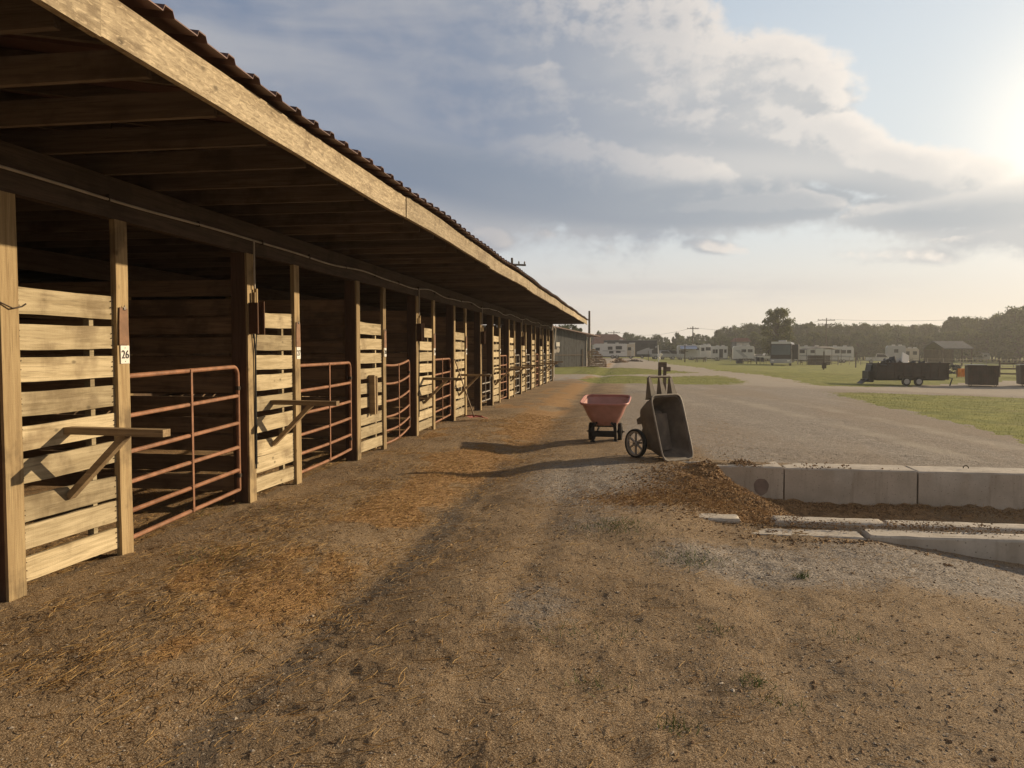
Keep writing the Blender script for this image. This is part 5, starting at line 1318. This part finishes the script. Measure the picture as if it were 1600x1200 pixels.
# ------------------------------------------------------------------ camera, light, sky
cd = bpy.data.cameras.new('Camera'); cam = bpy.data.objects.new('Camera', cd); COL.objects.link(cam)
cam.location = (0, 0, CAMH); cam.rotation_euler = (PI/2-PITCH, 0, YAW); cd.sensor_width = 36; cd.lens = 36*F/1600; cd.clip_end = 3000; cd.clip_start = .05; S.camera = cam
SAZ, SEL = R(56), R(17)
sv_ = Vector((math.sin(SAZ)*math.cos(SEL), math.cos(SAZ)*math.cos(SEL), math.sin(SEL)))
sd = bpy.data.lights.new('Sun', 'SUN'); sd.energy = 4.8; sd.angle = R(.6); sd.color = (1, .78, .50); so = bpy.data.objects.new('Sun', sd); COL.objects.link(so)
so.rotation_euler = (-sv_).to_track_quat('-Z', 'Y').to_euler(); so.location = (20, 20, 30)
W = bpy.data.worlds.new('World'); S.world = W; W.use_nodes = True; nt = W.node_tree; E.nt = nt
bg = nt.nodes['Background']
skyt = N(nt, 'ShaderNodeTexSky', sky_type='NISHITA'); skyt.sun_disc = False; skyt.sun_elevation = SEL; skyt.sun_rotation = SAZ; skyt.air_density = 1.0; skyt.dust_density = 2.2; skyt.ozone_density = 1.0
STR = .11; bg.inputs['Strength'].default_value = STR
tc = texco('Generated'); sep = N(nt, 'ShaderNodeSeparateXYZ'); nt.links.new(tc, sep.inputs[0])
X, Y, Z = E(sep.outputs[0]), E(sep.outputs[1]), E(sep.outputs[2])
azn = E.op('ARCTAN2', X, Y); eln = E.op('ARCSINE', Z)
def pe_(px, py):
    d = ray(px, py).normalized(); return math.atan2(d.x, d.y), math.asin(d.z)
def noise2(u_, v_, sc, det, ro, su, sv2, w=0.0, dist=.15):
    c = N(nt, 'ShaderNodeCombineXYZ'); nt.links.new((u_*su).s, c.inputs[0]); nt.links.new((v_*sv2).s, c.inputs[1]); c.inputs[2].default_value = w
    return noise(c.outputs[0], sc, det, ro, dist)
def blob(u_, v_, px, py, rx, ry, ang=0):
    a, e = pe_(px, py); du = u_-a; dv = v_-e; ca, sa = math.cos(ang), math.sin(ang)
    x_ = (du*ca+dv*sa)*(F/rx); y_ = (dv*ca-du*sa)*(F/ry)
    return E.op('EXPONENT', (x_*x_+y_*y_)*-1.0)
def mx(*a):
    r_ = a[0]
    for b in a[1:]: r_ = E.op('SMOOTH_MAX', r_, b); E.nt.nodes[-1].inputs[2].default_value = .08
    return r_
def density(u_, v_):
    n1 = noise2(u_, v_, 1.0, 10, .55, 7.0, 13.0, dist=.25); n2 = noise2(u_, v_, 1.0, 8, .6, 27.0, 38.0, 7.0, .1); bil = smooth(u_, -.28, .02)*.34+.06
    sh = mx(blob(u_, v_, 520, 100, 620, 260, R(-10)), blob(u_, v_, 900, 270, 420, 95, R(-8)), blob(u_, v_, 1010, 130, 230, 150, R(-35))*.95, blob(u_, v_, 1190, 190, 150, 90, R(-35))*.9, blob(u_, v_, 1300, 225, 130, 60, R(-30))*.85, blob(u_, v_, 1400, 268, 170, 44, R(-14))*.95,
            blob(u_, v_, 1560, 318, 230, 36), blob(u_, v_, 1150, 325, 190, 32), blob(u_, v_, 1850, 330, 300, 50))
    low = mx(blob(u_, v_, 765, 372, 60, 36)*.75, blob(u_, v_, 1115, 385, 80, 20, R(-10))*.6, blob(u_, v_, 1480, 395, 260, 26)*.42, blob(u_, v_, 1130, 62, 34, 22)*.56, blob(u_, v_, 1220, 125, 130, 75, R(-25))*.8)
    return mx(sh, low)*1.15+(n1-.5)*.75+(n2-.5)*bil*1.3
d0 = density(azn, eln)
d1 = density(azn+.013, eln+.011)
cov = smooth(d0, .34, .60)
lit = smooth(d0-d1, -.05, .17)
thick = smooth(d0, .45, 1.0)
gl = Vector(ray(1735, 210)).normalized(); dg_ = X*gl.x+Y*gl.y+Z*gl.z; dg_ = E.op('ARCCOSINE', E.op('MINIMUM', dg_, .99999))
near = smooth(dg_, .85, .12); vnear = E.op('EXPONENT', (dg_*dg_)*(-1/(.095**2)))
def C(r_, g_, b_): return (r_/STR, g_/STR, b_/STR)
soft = noise2(azn, eln, 1.0, 4, .5, 3.0, 9.0, 4.0, .4)
shade = mixc(near, C(.150, .195, .285), C(.40, .42, .44))
mid = mixc(near, C(.32, .33, .365), C(.56, .55, .53))
base = mixc(smooth(soft, .34, .66), shade, mid)
bright = mixc(near, C(.42, .40, .40), C(.83, .76, .68))
edge = 1.0-thick*.75
ccol = mixc(lit*edge, base, bright)
rightside = smooth(azn, -.25, .12)*smooth(eln, .13, .26)
ccol = mixc(rightside*.45, ccol, mixc(lit, mid, bright))
und = mx(blob(azn, eln, 1100, 322, 330, 38, R(-1)), blob(azn, eln, 800, 290, 330, 58, R(-8))*.85, blob(azn, eln, 1540, 332, 210, 26)*.85, blob(azn, eln, 1060, 215, 260, 22, R(-8))*.45)
und = smooth(und+(soft-.5)*.5, .2, .75)
ccol = mixc(und*(.85-.5*(lit*edge)), ccol, mixc(near, C(.155, .195, .265), C(.35, .38, .41)))
hazf = smooth(eln, .40, .02)
clear = mixc(smooth(eln, .9, .25)*.75, skyt.outputs[0], mixc(near, C(.40, .48, .58), C(.58, .635, .665)))
clear = mixc(smooth(eln, .45, .14)*.7, clear, mixc(near, C(.50, .54, .57), C(.63, .66, .66)))
clear = mixc(smooth(eln, .17, .0)*.95, clear, mixc(near, C(.64, .56, .47), C(.74, .65, .53)))
str_ = mx(blob(azn, eln, 1010, 452, 300, 20, R(-1)), blob(azn, eln, 840, 500, 200, 16))*smooth(noise2(azn, eln, 1.0, 6, .6, 6, 40, 2.0), .3, .6)
clear = mixc(str_*.6, clear, C(.50, .48, .48))
clear = mixc(vnear*.85, clear, C(1.15, 1.07, .93))
fin = mixc(cov*.94, clear, ccol)
fin = mixc(vnear*.4, fin, C(1.05, .97, .82))
cvn = noise2(azn, eln, 1.0, 5, .55, 3.0, 5.0, 9.0)
side = smooth(azn, .58, .95)*smooth(azn, 2.9, 2.2)
top = smooth(eln, .58, .82)
cover = E.op('MAXIMUM', side, top)*(.78+.22*smooth(cvn, .35, .65))
fin = mixc(cover, fin, C(.17, .175, .19))  # added unseen dark cloud right and overhead, cuts skylight on the post tops
back = smooth(Y, -.05, -.55)
fin = mixc(back*.75, fin, C(.30, .275, .25))  # added unseen warm grey cloud behind the camera, lifts the shadows
nt.links.new(fin, bg.inputs['Color'])
S.view_settings.view_transform = 'Standard'; S.view_settings.look = 'None'; S.view_settings.exposure = .28; S.view_settings.gamma = 1
S.cycles.max_bounces = 6; S.cycles.diffuse_bounces = 3; S.cycles.use_denoising = True
hz_ = MB(); hz_.box(-620, 620, -320, 640, -3.2, 19); hm = bpy.data.materials.new('haze_air'); hm.use_nodes = True; n_ = hm.node_tree
for q_ in list(n_.nodes):
    if q_.type == 'BSDF_PRINCIPLED': n_.nodes.remove(q_)
pv = n_.nodes.new('ShaderNodeVolumePrincipled'); pv.inputs['Color'].default_value = (.93, .93, .93, 1); pv.inputs['Density'].default_value = .00066; pv.inputs['Anisotropy'].default_value = .45
n_.links.new(pv.outputs[0], n_.nodes['Material Output'].inputs['Volume']); M['haze'] = hm
tag(hz_.build('haze', 'haze'), 'thin warm evening haze filling the air over the field', 'haze', kind='stuff')
